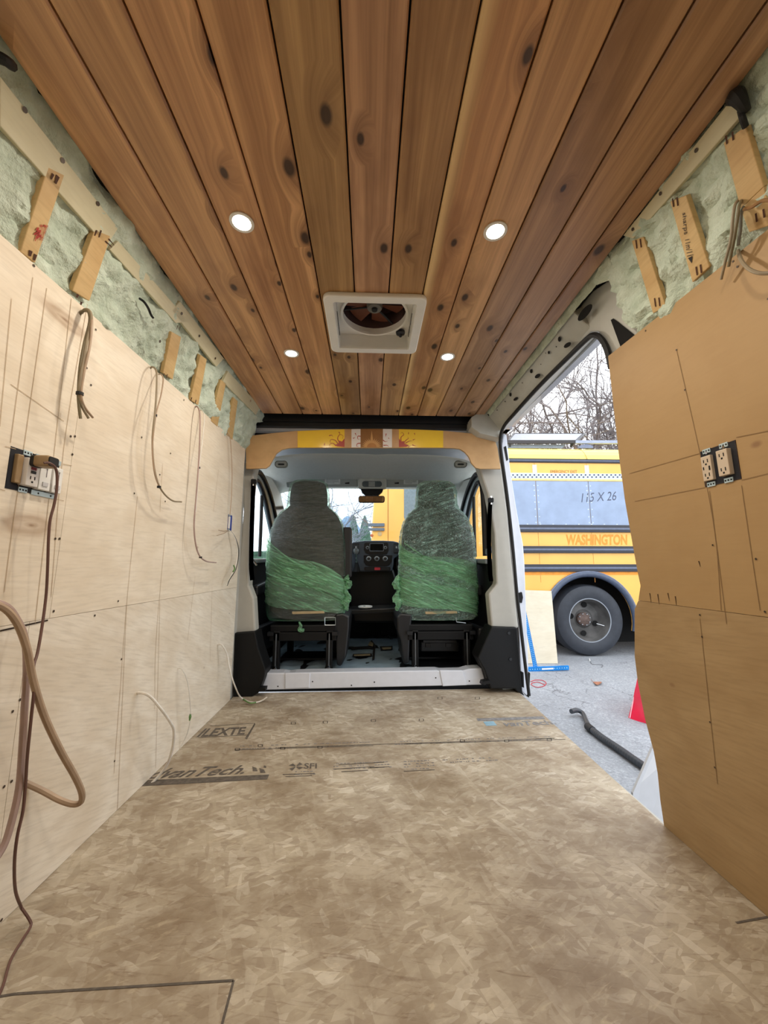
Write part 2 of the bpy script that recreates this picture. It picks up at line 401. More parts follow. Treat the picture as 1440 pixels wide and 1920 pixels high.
def rrect(cx, cy, hx, hy, r, n=6):
    out = []
    for sx, sy, a0 in ((1, 1, 0), (-1, 1, 90), (-1, -1, 180), (1, -1, 270)):
        for k in range(n + 1):
            a = math.radians(a0 + 90 * k / n); out.append((cx + sx * (hx - r) + r * math.cos(a), cy + sy * (hy - r) + r * math.sin(a)))
    return out
def add_ring_slab(bm, outer, inner, off):
    off = Vector(off); A = [bm.verts.new(p) for p in outer]; B = [bm.verts.new(p) for p in inner]
    A2 = [bm.verts.new(Vector(p) + off) for p in outer]; B2 = [bm.verts.new(Vector(p) + off) for p in inner]
    n = len(A)
    for i in range(n):
        j = (i + 1) % n
        bm.faces.new((A[i], A[j], B[j], B[i])); bm.faces.new((A2[i], B2[i], B2[j], A2[j]))
        bm.faces.new((A[i], A2[i], A2[j], A[j])); bm.faces.new((B[i], B[j], B2[j], B2[i]))
def grid_surface(bm, f, nu, nv):
    g = [[bm.verts.new(f(i / nu, j / nv)) for j in range(nv + 1)] for i in range(nu + 1)]
    for i in range(nu):
        for j in range(nv): bm.faces.new((g[i][j], g[i + 1][j], g[i + 1][j + 1], g[i][j + 1]))
def text_pts(s, shear=0.0, bold=0.0):
    cu = bpy.data.curves.new('lettering', 'FONT'); cu.body = s; cu.shear = shear; cu.offset = bold; cu.resolution_u = 3
    o = bpy.data.objects.new('lettering', cu); C.objects.link(o)
    dg = bpy.context.evaluated_depsgraph_get(); me = bpy.data.meshes.new_from_object(o.evaluated_get(dg))
    vs = [v.co.copy() for v in me.vertices]; fs = [tuple(p.vertices) for p in me.polygons]
    bpy.data.objects.remove(o); bpy.data.curves.remove(cu); bpy.data.meshes.remove(me)
    x0 = min(v.x for v in vs); x1 = max(v.x for v in vs); y0 = min(v.y for v in vs); y1 = max(v.y for v in vs)
    return [((v.x - x0) / (x1 - x0), (v.y - y0) / (y1 - y0)) for v in vs], fs
def text(name, s, fn, m, parent, shear=0.0, bold=0.0):
    """lettering as flat mesh; fn maps the unit square to the surface it is printed on"""
    vs, fs = text_pts(s, shear, bold); me = bpy.data.meshes.new(name)
    me.from_pydata([fn(a, b) for a, b in vs], [], fs); me.materials.append(m)
    o = bpy.data.objects.new(name, me); C.objects.link(o); o.parent = parent
    if parent is not None: o.matrix_parent_inverse = Matrix.Translation(-root_loc(parent))
    return o
def quad_map(P, tl, tr, br, bl):
    def fn(a, b):
        u = (tl[0] * (1 - a) + tr[0] * a) * b + (bl[0] * (1 - a) + br[0] * a) * (1 - b)
        v = (tl[1] * (1 - a) + tr[1] * a) * b + (bl[1] * (1 - a) + br[1] * a) * (1 - b)
        return P(u, v)
    return fn
def ribbon(bm, pts, w0, w1, nrm, off=(0, 0, 0)):
    p = smooth_path(pts, 6); n = len(p); nrm = Vector(nrm); prev = None; off = Vector(off)
    for i in range(n):
        d = (p[min(i + 1, n - 1)] - p[max(i - 1, 0)]); d = d.normalized() if d.length > 0 else Vector((1, 0, 0))
        s = d.cross(nrm).normalized() * ((w0 + (w1 - w0) * i / (n - 1)) / 2)
        cur = (bm.verts.new(p[i] + s + off), bm.verts.new(p[i] - s + off))
        if prev: bm.faces.new((prev[0], cur[0], cur[1], prev[1]))
        prev = cur
def struct(o): o['kind'] = 'structure'; return o

# ================================================================== STRUCTURE
Z_C = 1.86            # underside of the ceiling boards
Y_B = -1.15           # rear end of what is built of the van
def mark(bm, P, pts, w=0.0025, off=0.0012, nrm=(1, 0, 0)):
    """a drawn line: thin strip lying on the surface through the given photo points"""
    ribbon(bm, [P(u, v, off) for u, v in pts], w, w, nrm)
def dots(bm, P, pts, r, nrm, off=0.0015):
    n = Vector(nrm); a = n.orthogonal().normalized(); b = n.cross(a)
    for u, v in pts:
        c = P(u, v, off); bm.faces.new([bm.verts.new(c + (a * math.cos(k * math.pi / 4) + b * math.sin(k * math.pi / 4)) * r) for k in range(8)])
PENCIL = plain((186, 164, 134), 0.8); INK = plain((40, 34, 34), 0.7); SCREW = plain((70, 56, 44), 0.5, metal=0.3)
SEAM = plain((46, 34, 24), 0.9)

# ---- ground outside
g = bmesh.new(); bx(g, -60, 60, -40, 90, -0.7, -0.5)
struct(obj('ground', g, ASPHALT))

# ---- floor: two sheets of strand board on the van floor
fl = struct(box('floor', -0.98, 0.99, Y_B, 2.70, -0.12, -0.021, CREAM))
RE = lambda y: 0.925 + (y - 1.36) * (0.075 / 1.37) if y > 1.36 else 0.955
def fpoly(y0, y1, xr0, xr1, xl=-0.856):
    return [(xl, y0, 0), (xr0, y0, 0), (xr1, y1, 0), (xl, y1, 0)]
SEAM_Y = PZ(200, 1851, 0).y
slab('strand_board_sheet', [(-0.856, Y_B, 0), (0.955, Y_B, 0), (0.958, 1.37, 0), (1.0, 2.72, 0), (-0.856, 2.69, 0)], (0, 0, -0.02), OSB, fl)
PR = plain((92, 84, 76), 0.8, var=0.35, scale=60); PR2 = plain((124, 122, 122), 0.8, var=0.3, scale=50)
FZ = lambda u, v, o=0.0: PZ(u, v, 0.0008 + o)
text('floor_lettering', 'AdvanTech.', quad_map(FZ, (266, 1442), (468, 1434), (456, 1451), (236, 1463)), PR, fl, shear=0.35, bold=0.018)
bm = bmesh.new()
bm.faces.new([bm.verts.new(FZ(*p)) for p in ((268, 1463), (505, 1452), (501, 1461), (245, 1475))])
for q in (((473, 1437), (481, 1440), (483, 1446), (474, 1446)), ((486, 1440), (495, 1443), (498, 1449), (488, 1449)), ((495, 1435), (499, 1436), (499, 1440), (494, 1439))):
    bm.faces.new([bm.verts.new(FZ(*p)) for p in q])
obj('printed_bar', bm, PR, fl)
text('floor_lettering', 'SFI', quad_map(FZ, (571, 1431), (594, 1431), (594, 1441), (569, 1441)), PR, fl, bold=0.02)
bm = bmesh.new()
c = FZ(555, 1437)
for k in range(4):
    a = k * math.pi / 2 + .3
    bm.faces.new([bm.verts.new(c + Vector((math.cos(a + t) * r, math.sin(a + t) * r, 0))) for t, r in ((0, .005), (0.3, .03), (1.0, .034), (1.2, .006))])
obj('printed_emblem', bm, PR, fl)
text('floor_lettering', 'ILEXTE', quad_map(FZ, (385, 1366), (462, 1363), (458, 1377), (368, 1382)), PR, fl, bold=0.03)
text('floor_lettering', 'vanTech.', quad_map(FZ, (940, 1353), (1030, 1350), (1046, 1358), (948, 1362)), PR2, fl, shear=0.3, bold=0.02)
bm = bmesh.new()
for q in (((893, 1347), (1018, 1343), (1022, 1348), (896, 1352)),):
    bm.faces.new([bm.verts.new(FZ(*p)) for p in q])
obj('printed_bar', bm, PR2, fl)
bm = bmesh.new()
bm.faces.new([bm.verts.new(FZ(*p)) for p in ((906, 1353), (925, 1352), (932, 1360), (912, 1361))])
obj('blue_mark', bm, plain((128, 160, 176), 0.8), fl)
bm = bmesh.new()
for seg in (((372, 1383), (463, 1378)), ((394, 1361), (478, 1356)), ((478, 1356), (460, 1385)), ((478, 1358), (462, 1386)),
            ((440, 1406), (700, 1398)), ((520, 1402), (1040, 1384)), ((760, 1395), (1060, 1386)), ((1004, 1385), (1040, 1384)),
            ((530, 1452), (590, 1450)), ((535, 1456), (585, 1454)), ((757, 1446), (815, 1443)), ((30, 1863), (438, 1838)), ((438, 1838), (415, 1925)),
            ((0, 1868), (30, 1863)), ((690, 1440), (730, 1437)), ((635, 1434), (720, 1429)), ((628, 1442), (702, 1437)), ((640, 1447), (690, 1444)),
            ((1380, 1730), (1440, 1719))):
    ribbon(bm, [FZ(*p) for p in seg], 0.005, 0.005, (0, 0, 1))
for cx, cy in ((445, 1405), (530, 1403), (600, 1401), (867, 1389), (790, 1350), (700, 1351), (610, 1354), (550, 1356), (488, 1398), (895, 1309), (825, 1309), (950, 1389), (1030, 1387)):
    pts = [(cx - 4, cy - 2), (cx + 4, cy - 2), (cx + 4, cy + 2), (cx - 4, cy + 2), (cx - 4, cy - 2)]
    for p, q in zip(pts, pts[1:]): ribbon(bm, [FZ(*p), FZ(*q)], 0.004, 0.004, (0, 0, 1))
obj('printed_line', bm, PR, fl, kind='stuff')
# stamped small print is only legible as broken rows of short strokes
bm = bmesh.new()
random.seed(3)
for (ua, ub, va, vb, rows) in ((450, 700, 1399, 1391, 2), (740, 1030, 1391, 1381, 2), (625, 730, 1432, 1428, 3), (757, 812, 1428, 1425, 4), (830, 930, 1425, 1420, 2), (545, 592, 1447, 1446, 2)):
    for rr in range(rows):
        u = ua
        while u < ub:
            L = random.uniform(1.5, 6); t = (u - ua) / (ub - ua); v = va + (vb - va) * t + rr * 5
            if random.random() < 0.7: ribbon(bm, [FZ(u, v), FZ(u + L, v - .1)], 0.006, 0.006, (0, 0, 1))
            u += L + random.uniform(1, 3)
obj('stamped_print', bm, PR2, fl, kind='stuff')

# ---- ceiling: roof skin with cedar boards below it
ce = struct(box('ceiling', -1.02, 1.02, Y_B, 2.62, 2.14, 2.17, DARK))
HX0, HX1, HY0, HY1 = -0.150, 0.190, 1.365, 1.695
edges = [-.733, -.596, -.459, -.325, -.193, -.059, .072, .203, .334, .465, .597, .731, .800]
for i, (a, b) in enumerate(zip(edges, edges[1:])):
    bm = bmesh.new(); a2, b2 = a + .0022, b - .0022
    def piece(x0, x1, y0, y1):
        # chamfered long edges, so the joint reads as a groove
        e = 0.004
        prof = [(x0, Z_C + e), (x0 + e, Z_C), (x1 - e, Z_C), (x1, Z_C + e), (x1, Z_C + .016), (x0, Z_C + .016)]
        add_slab(bm, [(x, y0, z) for x, z in prof], (0, y1 - y0, 0))
    if b2 < HX0 or a2 > HX1: piece(a2, b2, Y_B, 2.54)
    else:
        piece(a2, b2, Y_B, HY0); piece(a2, b2, HY1, 2.54)
        if a2 < HX0 - .004: piece(a2, HX0, HY0, HY1)
        if b2 > HX1 + .004: piece(HX1, b2, HY0, HY1)
    obj('plank', bm, CEDAR_SAP if i == 7 else (CEDAR_RED if i in (5, 9, 10, 11) else CEDAR), ce)
bm = bmesh.new()   # felt behind the joints
for x0, x1, y0, y1 in ((-.80, -.155, Y_B, 2.53), (.195, .86, Y_B, 2.53), (-.155, .195, Y_B, 1.36), (-.155, .195, 1.70, 2.53)):
    bx(bm, x0, x1, y0, y1, Z_C + .017, Z_C + .03)
obj('roof_batten_board', bm, HOLE, ce)

# ---- left wall: steel skin, spray foam, strips, plywood sheets
wl = struct(box('wall_left', -1.02, -0.98, Y_B, 2.80, -0.5, 2.14, WHITE_PAINT))
def foam_sheet(P0, P1, N, y0, y1, t0, t1, name, parent, seed, amp=0.016):
    P0, P1, N = Vector(P0), Vector(P1), Vector(N)
    bm = bmesh.new()
    ny = int((y1 - y0) / 0.012); nt_ = int((P1 - P0).length * (t1 - t0) / 0.011)
    def f(a, b):
        t = t0 + (t1 - t0) * b; y = y0 + (y1 + .07 * noise.noise(Vector((t * 6, 3, seed))) - y0) * a; t = t0 + (t1 - t0) * b
        p = P0.lerp(P1, t); p = Vector((p.x, y, p.z))
        q = Vector((y * 9 + seed, t * 3.0, seed))
        h = noise.fractal(q, 0.9, 2.1, 5) * amp + abs(noise.noise(q * 2.7)) * amp * 0.9
        h += noise.noise(Vector((y * 2.2, t * 0.7, seed + 5))) * 0.006
        k = noise.cell(Vector((y * 14, t * 5, seed)))
        return p + N * (h - 0.012)
    grid_surface(bm, f, ny, max(nt_, 4))
    return obj(name, bm, FOAM, parent, smooth=True, kind='stuff')
foam_sheet((-.840, 0, 1.60), (-.733, 0, 1.86), FLN, Y_B, 2.60, -0.25, 1.16, 'spray_foam', wl, 1.0, 0.020)
def YZ(P, u, v): p = P(u, v); return p.y, p.z
y_seam_top = LW(170, 608).y; y_seam = LW(92, 1165).y; y_low = LW(38, 1300).y
z_seam = 0.69
def wall_pt(Pn, N, y, z):
    # point on a leaning wall face from its height and its place along the van
    p = Vector(Pn); return Vector((p.x - (z - p.z) * N.z / N.x, y, z))
def sheet(name, side, yz, m, parent, th=0.012):
    Pn, N = (LWP, LWN) if side < 0 else (RWP, RWN)
    return slab(name, [wall_pt(Pn, N, y, z) for y, z in yz], -N * th, m, parent)
zt0 = LW(0, 440).z; zt1 = LW(463, 845).z; g_ = 0.0006
zt = lambda y: zt0 + (zt1 - zt0) * (y - 0.75) / (2.55 - 0.75)
y_end = LW(438, 1200).y
sheet('plywood_sheet', -1, [(y_seam + g_, z_seam + g_), (y_end, z_seam + g_), (y_end, zt(y_end)), (y_seam_top + g_, zt(y_seam_top))], PLY_L, wl)
sheet('plywood_sheet', -1, [(Y_B, z_seam + g_), (y_seam - g_, z_seam + g_), (y_seam_top - g_, zt(y_seam_top)), (Y_B, zt(Y_B))], PLY_L, wl)
sheet('plywood_sheet', -1, [(y_low + g_, 0.001), (y_end, 0.001), (y_end, z_seam - g_), (y_low + g_, z_seam - g_)], PLY_L2, wl)
sheet('plywood_sheet', -1, [(Y_B, 0.001), (y_low - g_, 0.001), (y_low - g_, z_seam - g_), (Y_B, z_seam - g_)], PLY_L2, wl)
box('wall_backing', -0.905, -0.875, Y_B, 2.54, -0.02, 1.585, plain((30, 26, 22), 0.9), wl)
bm = bmesh.new()
for ln in (((0, 1183), (90, 1163)),): mark(bm, LW, ln, 0.004)
obj('open_joint', bm, SEAM, wl)
bm = bmesh.new()
for ln in (((22, 560), (0, 800)), ((62, 520), (20, 830)), ((88, 540), (28, 960), (8, 1110)), ((134, 560), (66, 1170)), ((164, 570), (120, 840), (96, 1120)),
           ((20, 720), (120, 790)), ((30, 842), (10, 837)), ((10, 920), (0, 917)), ((118, 870), (135, 873)), ((106, 936), (120, 939)),
           ((258, 930), (238, 1130), (226, 1290), (214, 1450)), ((310, 1000), (293, 1200), (290, 1330)), ((366, 1080), (352, 1200)),
           ((305, 870), (300, 960)), ((410, 880), (400, 960)), ((238, 1130), (220, 1530)), ((300, 1130), (292, 1440)), ((398, 1100), (394, 1240))):
    mark(bm, LW, ln, 0.0014)
obj('pencil_line', bm, PENCIL, wl, kind='stuff')
bm = bmesh.new()
dots(bm, LW, [(133, 818), (141, 818), (136, 852), (64, 498), (180, 618), (171, 722), (163, 690), (104, 1010), (112, 1010), (101, 1146), (178, 1154), (49, 1184), (222, 1127), (266, 820), (252, 925), (320, 850), (310, 940), (24, 1334), (22, 1465), (8, 1475), (38, 1312), (228, 1236), (215, 1427), (3, 1725), (300, 890), (345, 750), (410, 800), (430, 1150)], 0.0035, LWN)
obj('screw_head', bm, SCREW, wl, kind='stuff')
# strips let into the foam: rib covers and the long nailer under the ceiling edge
def strip(Pf, quad, parent, N, th=0.016, off=0.006, name='furring_strip', m=None):
    return slab(name, [Pf(u, v, off) for u, v in quad], -N * th, m or STRIP, parent, bevel=0.002)
for q in (((38, 472), (90, 312), (122, 328), (66, 494)), ((136, 545), (178, 430), (208, 442), (168, 565)), ((306, 700), (322, 622), (340, 632), (324, 712)),
          ((357, 750), (376, 665), (388, 674), (372, 760)), ((396, 790), (414, 712), (424, 718), (408, 800)), ((426, 815), (438, 745), (446, 752), (436, 825)),
          ((0, 236), (0, 142), (222, 428), (200, 462)), ((206, 468), (222, 452), (356, 604), (330, 606)), ((322, 582), (338, 565), (420, 672), (406, 688)),
          ((418, 716), (428, 696), (488, 762), (480, 778))):
    strip(FL, q, wl, FLN, m=PALE if q[0][0] in (0, 206, 322, 418) else STRIP)
bm = bmesh.new()
for a, b, ww in (((100, 326), (96, 336), .006), ((109, 330), (104, 344), .009), ((58, 470), (56, 480), .009), ((67, 477), (64, 488), .008), ((182, 432), (178, 442), .004), ((190, 432), (186, 445), .004),
                 ((198, 452), (210, 464), .004), ((204, 448), (214, 460), .004), ((146, 552), (144, 558), .008), ((153, 566), (151, 572), .008), ((333, 610), (331, 618), .004), ((338, 612), (336, 620), .004),
                 ((308, 700), (306, 706), .005), ((314, 702), (312, 709), .005), ((360, 745), (358, 752), .005), ((368, 750), (366, 757), .005)):
    ribbon(bm, [FL(*a, 0.0075), FL(*b, 0.0075)], ww, ww * .6, FLN)
obj('nail_slot', bm, plain((70, 38, 22), .8), wl, kind='stuff')
bm = bmesh.new()
dots(bm, FL, [(47, 206), (118, 301), (184, 382), (300, 640), (374, 630), (404, 672), (341, 588)], 0.006, FLN, 0.0075)
obj('screw_head', bm, SCREW, wl, kind='stuff')
text('marker_writing', 'CO(TOR)', quad_map(lambda u, v: FL(u, v, 0.0075), (76, 420), (92, 422), (76, 462), (62, 458)), plain((176, 60, 52), .8), wl, shear=.2)
bm = bmesh.new()
for ln in (((68, 432), (72, 428), (66, 452)), ((64, 440), (76, 432), (70, 446), (78, 440)), ((66, 436), (80, 446))):
    ribbon(bm, [FL(*p, 0.0080) for p in ln], 0.003, 0.002, FLN)
obj('red_scribble', bm, plain((176, 60, 52), .8), wl)
# dark gap in the foam at the rear corner
tag(tube('frayed_wire_stub', [FL(262, 560, .01), FL(270, 566, .03), FL(278, 578, .03), FL(283, 590, .03), FL(287, 596, .03)], 0.004, BLACK), 'short black wire stub poking from the foam above left plywood', 'wire')

# ---- right wall
wr_ = struct(box('wall_right', 0.99, 1.02, Y_B, 1.24, -0.5, 2.14, WHITE_PAINT))
foam_sheet((.913, 0, 1.61), (.800, 0, 1.86), FRN, Y_B, 1.20, -0.25, 1.05, 'spray_foam', wr_, 7.0, 0.023)
foam_sheet((.913, 0, 1.61), (.800, 0, 1.86), FRN, 1.14, 2.52, 0.90, 1.16, 'spray_foam', wr_, 9.0, 0.008)
UP = [(1140, 668), (1150, 760), (1160, 850), (1172, 940), (1186, 1020), (1196, 1075), (1201, 1098), (1197, 1126)]
LO = [(1197, 1128), (1190, 1142), (1190, 1230), (1196, 1280), (1210, 1350), (1226, 1410), (1233, 1450), (1238, 1500), (1245, 1548)]
rtop = [RW(1440, 430), RW(1140, 668)]; ztr = lambda y: rtop[0].z + (rtop[1].z - rtop[0].z) * (y - rtop[0].y) / (rtop[1].y - rtop[0].y)
up = [YZ(RW, *p) for p in UP]; lo = [YZ(RW, *p) for p in LO]
zsr = up[-1][1]
lo[-1] = (lo[-1][0], 0.001)
sheet('plywood_sheet', 1, [(Y_B, zsr + g_), (up[-1][0], zsr + g_)] + up[-2::-1] + [(Y_B, ztr(Y_B))], PLY_R_SHADED, wr_)
sheet('plywood_sheet', 1, [(Y_B, 0.001)] + lo[::-1][:-1] + [(lo[0][0], zsr - g_), (Y_B, zsr - g_)], PLY_R2_SHADED, wr_)
box('wall_backing', 0.972, 0.988, Y_B, 1.20, -0.02, 1.60, plain((30, 26, 22), 0.9), wr_)
bm = bmesh.new()
for ln in (((1268, 655), (1312, 850), (1340, 1000), (1352, 1145)), ((1180, 888), (1312, 850)), ((1190, 940), (1322, 914)), ((1380, 820), (1440, 808)), ((1390, 900), (1440, 888)),
           ((1330, 920), (1362, 1170)), ((1312, 1160), (1345, 1470)), ((1390, 910), (1412, 1060), (1425, 1145))):
    mark(bm, RW, ln, 0.0015)
obj('pencil_line', bm, plain((134, 104, 68), .8), wr_, kind='stuff')
bm = bmesh.new()
dots(bm, RW, [(1268, 656), (1284, 731), (1336, 1022), (1417, 1048), (1312, 1153), (1316, 1194), (1331, 1354), (1340, 1439), (1434, 1147), (1210, 620), (1382, 500), (1374, 490), (1440, 560)], 0.0028, RWN)
obj('screw_head', bm, SCREW, wr_, kind='stuff')
bm = bmesh.new()
for (a, b) in (((1218, 1112), (1221, 1131)), ((1233, 1114), (1236, 1134)), ((1252, 1112), (1255, 1127)), ((1266, 1118), (1268, 1135)), ((1310, 1052), (1313, 1063))):
    ribbon(bm, [RW(*a, .001), RW(*b, .001)], 0.004, 0.001, RWN)
obj('saw_nick', bm, plain((74, 50, 30), .9), wr_, kind='stuff')
for q in (((1184, 452), (1206, 444), (1248, 574), (1224, 588)), ((1256, 378), (1286, 366), (1330, 500), (1298, 530)), ((1356, 268), (1398, 236), (1432, 350), (1388, 392)),
          ((1388, 392), (1432, 350), (1452, 420), (1404, 436)), ((1168, 442), (1374, 182), (1392, 214), (1186, 448))):
    strip(FR, q, wr_, FRN, m=PALE if q[0][0] == 1168 else STRIP)
bm = bmesh.new()
for (u, v) in ((1193, 458), (1201, 456), (1228, 567), (1236, 566), (1262, 380), (1270, 378), (1306, 508), (1314, 504), (1362, 262), (1374, 255), (1418, 408), (1432, 400)):
    ribbon(bm, [FR(u - 1, v - 8, .0075), FR(u + 1, v + 8, .0075)], .004, .004, FRN)
obj('nail_slot', bm, plain((74, 40, 22), .8), wr_, kind='stuff')
bm = bmesh.new(); dots(bm, FR, [(1305, 282), (1238, 363), (1186, 430)], .005, FRN, .0075); obj('screw_head', bm, SCREW, wr_, kind='stuff')
text('marker_writing', 'sharps', quad_map(lambda u, v: FR(u, v, 0.0075), (1286, 398), (1291, 438), (1280, 441), (1277, 400)), INK, wr_)
text('marker_writing', '11m/11', quad_map(lambda u, v: FR(u, v, 0.0075), (1292, 448), (1300, 478), (1288, 481), (1284, 450)), INK, wr_)
bm = bmesh.new(); bm.faces.new([bm.verts.new(FR(*p, .0075)) for p in ((1290, 484), (1298, 480), (1297, 494))]); obj('marker_arrow', bm, INK, wr_)

# ---- side door opening: header rail, rear corner, seal
dr = struct(slab('trim_1', [(0.822, 1.40, 1.852), (0.822, 2.56, 1.852), (0.902, 2.56, 1.742), (0.902, 1.40, 1.770)], (0.10, 0, 0.06), PAINT, bevel=0.006))
HN = Vector((-(1.852 - 1.73), 0, -(0.902 - 0.822))).normalized()
HP = lambda u, v, o=0.0: hit(u, v, Vector((0.862, 0, 1.79)) + HN * (0.0015 + o), HN)
bm = bmesh.new()
def oval(bm, P, cu_, cv, a, b, rot=0.0, n=12):
    vs = []
    for k in range(n):
        t = 2 * math.pi * k / n; x, y = a * math.cos(t), b * math.sin(t)
        vs.append(bm.verts.new(P(cu_ + x * math.cos(rot) - y * math.sin(rot), cv + x * math.sin(rot) + y * math.cos(rot))))
    bm.faces.new(vs)
for (u, v, a, b, rt) in ((1049, 636, 3, 5, 0), (1029, 661, 2, 3, 0), (996, 696, 2.5, 4, 0), (957, 740, 2, 3.6, 0), (1043, 650, 1, 1.5, 0), (1023, 662, .8, 1, 0), (979, 718, .8, 1, 0), (1014, 683, .8, 1, 0),
                         (947, 753, 1, 1, 0), (932, 769, 1, 1, 0), (915, 779, 2, 3, 0), (1064, 647, 8, 4, -.6), (1008, 705, 6, 3.4, -.6), (967, 748, 5, 2.6, -.6)):
    oval(bm, HP, u, v, a, b, rt)
for k in (0,):
    oval(bm, HP, 1097, 586, 20, 7, -0.88, 16)
obj('access_hole', bm, HOLE, dr, kind='stuff')
# rear upper corner of the opening
CX = lambda u, v, o=0.0: hit(u, v, (0.915 - o, 0, 1.7), (1, 0, 0.30))
cr_ = slab('door_corner_frame', [CX(*p) for p in ((1074, 628), (1078, 585), (1112, 545), (1150, 520), (1200, 535), (1240, 590), (1250, 640), (1240, 700), (1152, 700), (1145, 668), (1136, 640), (1122, 622), (1108, 622), (1092, 636))], (0.05, 0, 0.01), PAINT, dr, bevel=0.004)
bm = bmesh.new(); bm.faces.new([bm.verts.new(CX(*p, .002)) for p in ((1145, 600), (1150, 597), (1160, 604), (1190, 628), (1180, 650), (1164, 652), (1156, 630))]); obj('access_hole', bm, HOLE, dr)
SEALP = [PY(992, 1304, 2.60), PY(984, 1240, 2.58), PY(976, 1171, 2.56), PY(969, 1110, 2.54), PY(961, 1020, 2.52), PY(951, 930, 2.50), PY(942, 865, 2.48), PX(938, 825, .895), PX(944, 801, .89), PX(965, 775, .89), PX(1010, 725, .89), PX(1060, 675, .89), PX(1100, 636, .89), PX(1114, 628, .89), PX(1127, 635, .90), PX(1138, 656, .915), PX(1146, 690, .925)]
tube('door_seal', SEALP, 0.011, RUBBER, dr)

struct(box('wall_right_upper', 0.985, 1.02, 1.20, 2.70, 1.80, 2.14, WHITE_PAINT))
struct(box('wall_back', -1.02, 1.02, Y_B - .04, Y_B, -0.5, 2.17, plain((120, 112, 100), .7)))

# ================================================================== CAB (structure)
def pslab(name, pts, y, th, m, parent=None, bevel=0.0, kind=None):
    return slab(name, [PY(u, v, y) for u, v in pts], (0, th, 0), m, parent, bevel, kind)
# pillars either side of the cab opening
t2 = struct(pslab('trim_2', [(454, 866), (482, 866), (477, 887), (472, 930), (469, 1000), (467, 1098), (476, 1122), (479, 1180), (478, 1188), (440, 1190), (446, 1080), (456, 960)], 2.66, 0.09, CREAM, bevel=0.012))
box('pillar_flange', -0.985, -0.868, 2.585, 2.665, -0.05, 1.62, CREAM, t2)
t3 = struct(pslab('trim_3', [(894, 866), (939, 866), (941, 879), (952, 960), (961, 1060), (969, 1140), (973, 1178), (922, 1178), (916, 1114), (931, 1095), (927, 1000), (914, 925)], 2.66, 0.09, CREAM, bevel=0.012))
t4 = struct(pslab('trim_4', [(439, 1187), (478, 1184), (484, 1215), (498, 1256), (494, 1274), (484, 1300), (470, 1308), (437, 1310)], 2.62, 0.16, BLACK, bevel=0.008))
t5 = struct(pslab('trim_5', [(922, 1175), (970, 1177), (975, 1240), (980, 1298), (985, 1306), (968, 1296), (966, 1292), (920, 1292), (916, 1280), (909, 1258), (896, 1234), (906, 1210)], 2.62, 0.16, BLACK, bevel=0.008))
for u, v in ((954, 1187), (957, 1236)):
    lathe('trim_screw', [(0.0, -.004), (.010, -.004), (.011, 0), (.004, .001), (0, .001)], PY(u, v, 2.618), DARK, t5, axis='y', seg=12)
pslab('trim_foot', [(486, 1290), (498, 1290), (497, 1296), (484, 1297)], 2.60, 0.05, BLACK, t4)
pslab('trim_foot', [(905, 1278), (919, 1276), (919, 1282), (903, 1284)], 2.60, 0.05, BLACK, t5)
# painted outer pillar with the door latch striker
t6 = struct(pslab('trim_6', [(944, 812), (950, 815), (957, 880), (968, 950), (977, 1000), (981, 1020), (984, 1060), (987, 1149), (991, 1250), (990, 1306), (977, 1296), (973, 1171), (963, 1081), (954, 958), (944, 880), (940, 840)], 2.66, 0.10, WHITE_PAINT, bevel=0.006))
pslab('latch_striker', [(973, 1112), (979, 1110), (981, 1120), (979, 1131), (973, 1129)], 2.645, 0.03, BLACK, t6, bevel=0.003)
pslab('hinge_bracket', [(977, 1259), (982, 1261), (983, 1290), (978, 1288)], 2.64, 0.03, BLACK, t6, bevel=0.003)
pslab('rubber_edge', [(991, 1260), (994, 1262), (992, 1308), (988, 1306)], 2.66, 0.05, BLACK, t6)
pslab('vent_slot', [(945, 838), (949, 836), (953, 862), (950, 864)], 2.655, 0.02, BLACK, t6)
# steel bracket where header rail meets the roof
struct(slab('trim_7', [PY(*p, 2.50) for p in ((884, 782), (900, 772), (925, 762), (946, 752), (962, 770), (944, 800), (940, 822), (900, 812), (884, 800))], (0, 0.14, 0), PAINT, bevel=0.004))
# white painted step across the cab opening, with shallow pressed pockets
prof = [(488, 1294), (495, 1262), (530, 1262), (540, 1264), (552, 1262), (582, 1261), (640, 1260), (702, 1259), (760, 1258), (820, 1257), (828, 1259), (866, 1258), (880, 1254), (903, 1253), (912, 1284), (700, 1289)]
sl = struct(slab('trim_8', [PY(u, v, 2.70) for u, v in prof], (0, 0.10, 0), WHITE_PAINT, bevel=0.006))
for q in (((534, 1262), (582, 1261), (580, 1290), (534, 1292)), ((824, 1257), (868, 1257), (876, 1285), (830, 1287))):
    pslab('pressed_pocket', [(u, v) for u, v in q], 2.693, 0.02, WHITE_PAINT, sl, bevel=0.005)
bm = bmesh.new()
for u, v in ((521, 1287), (586, 1278), (702, 1279), (817, 1271), (880, 1277), (659, 1285)): oval(bm, lambda a, b: PY(a, b, 2.691), u, v, 1.3, 1.3)
obj('rivet_hole', bm, HOLE, sl, kind='stuff')
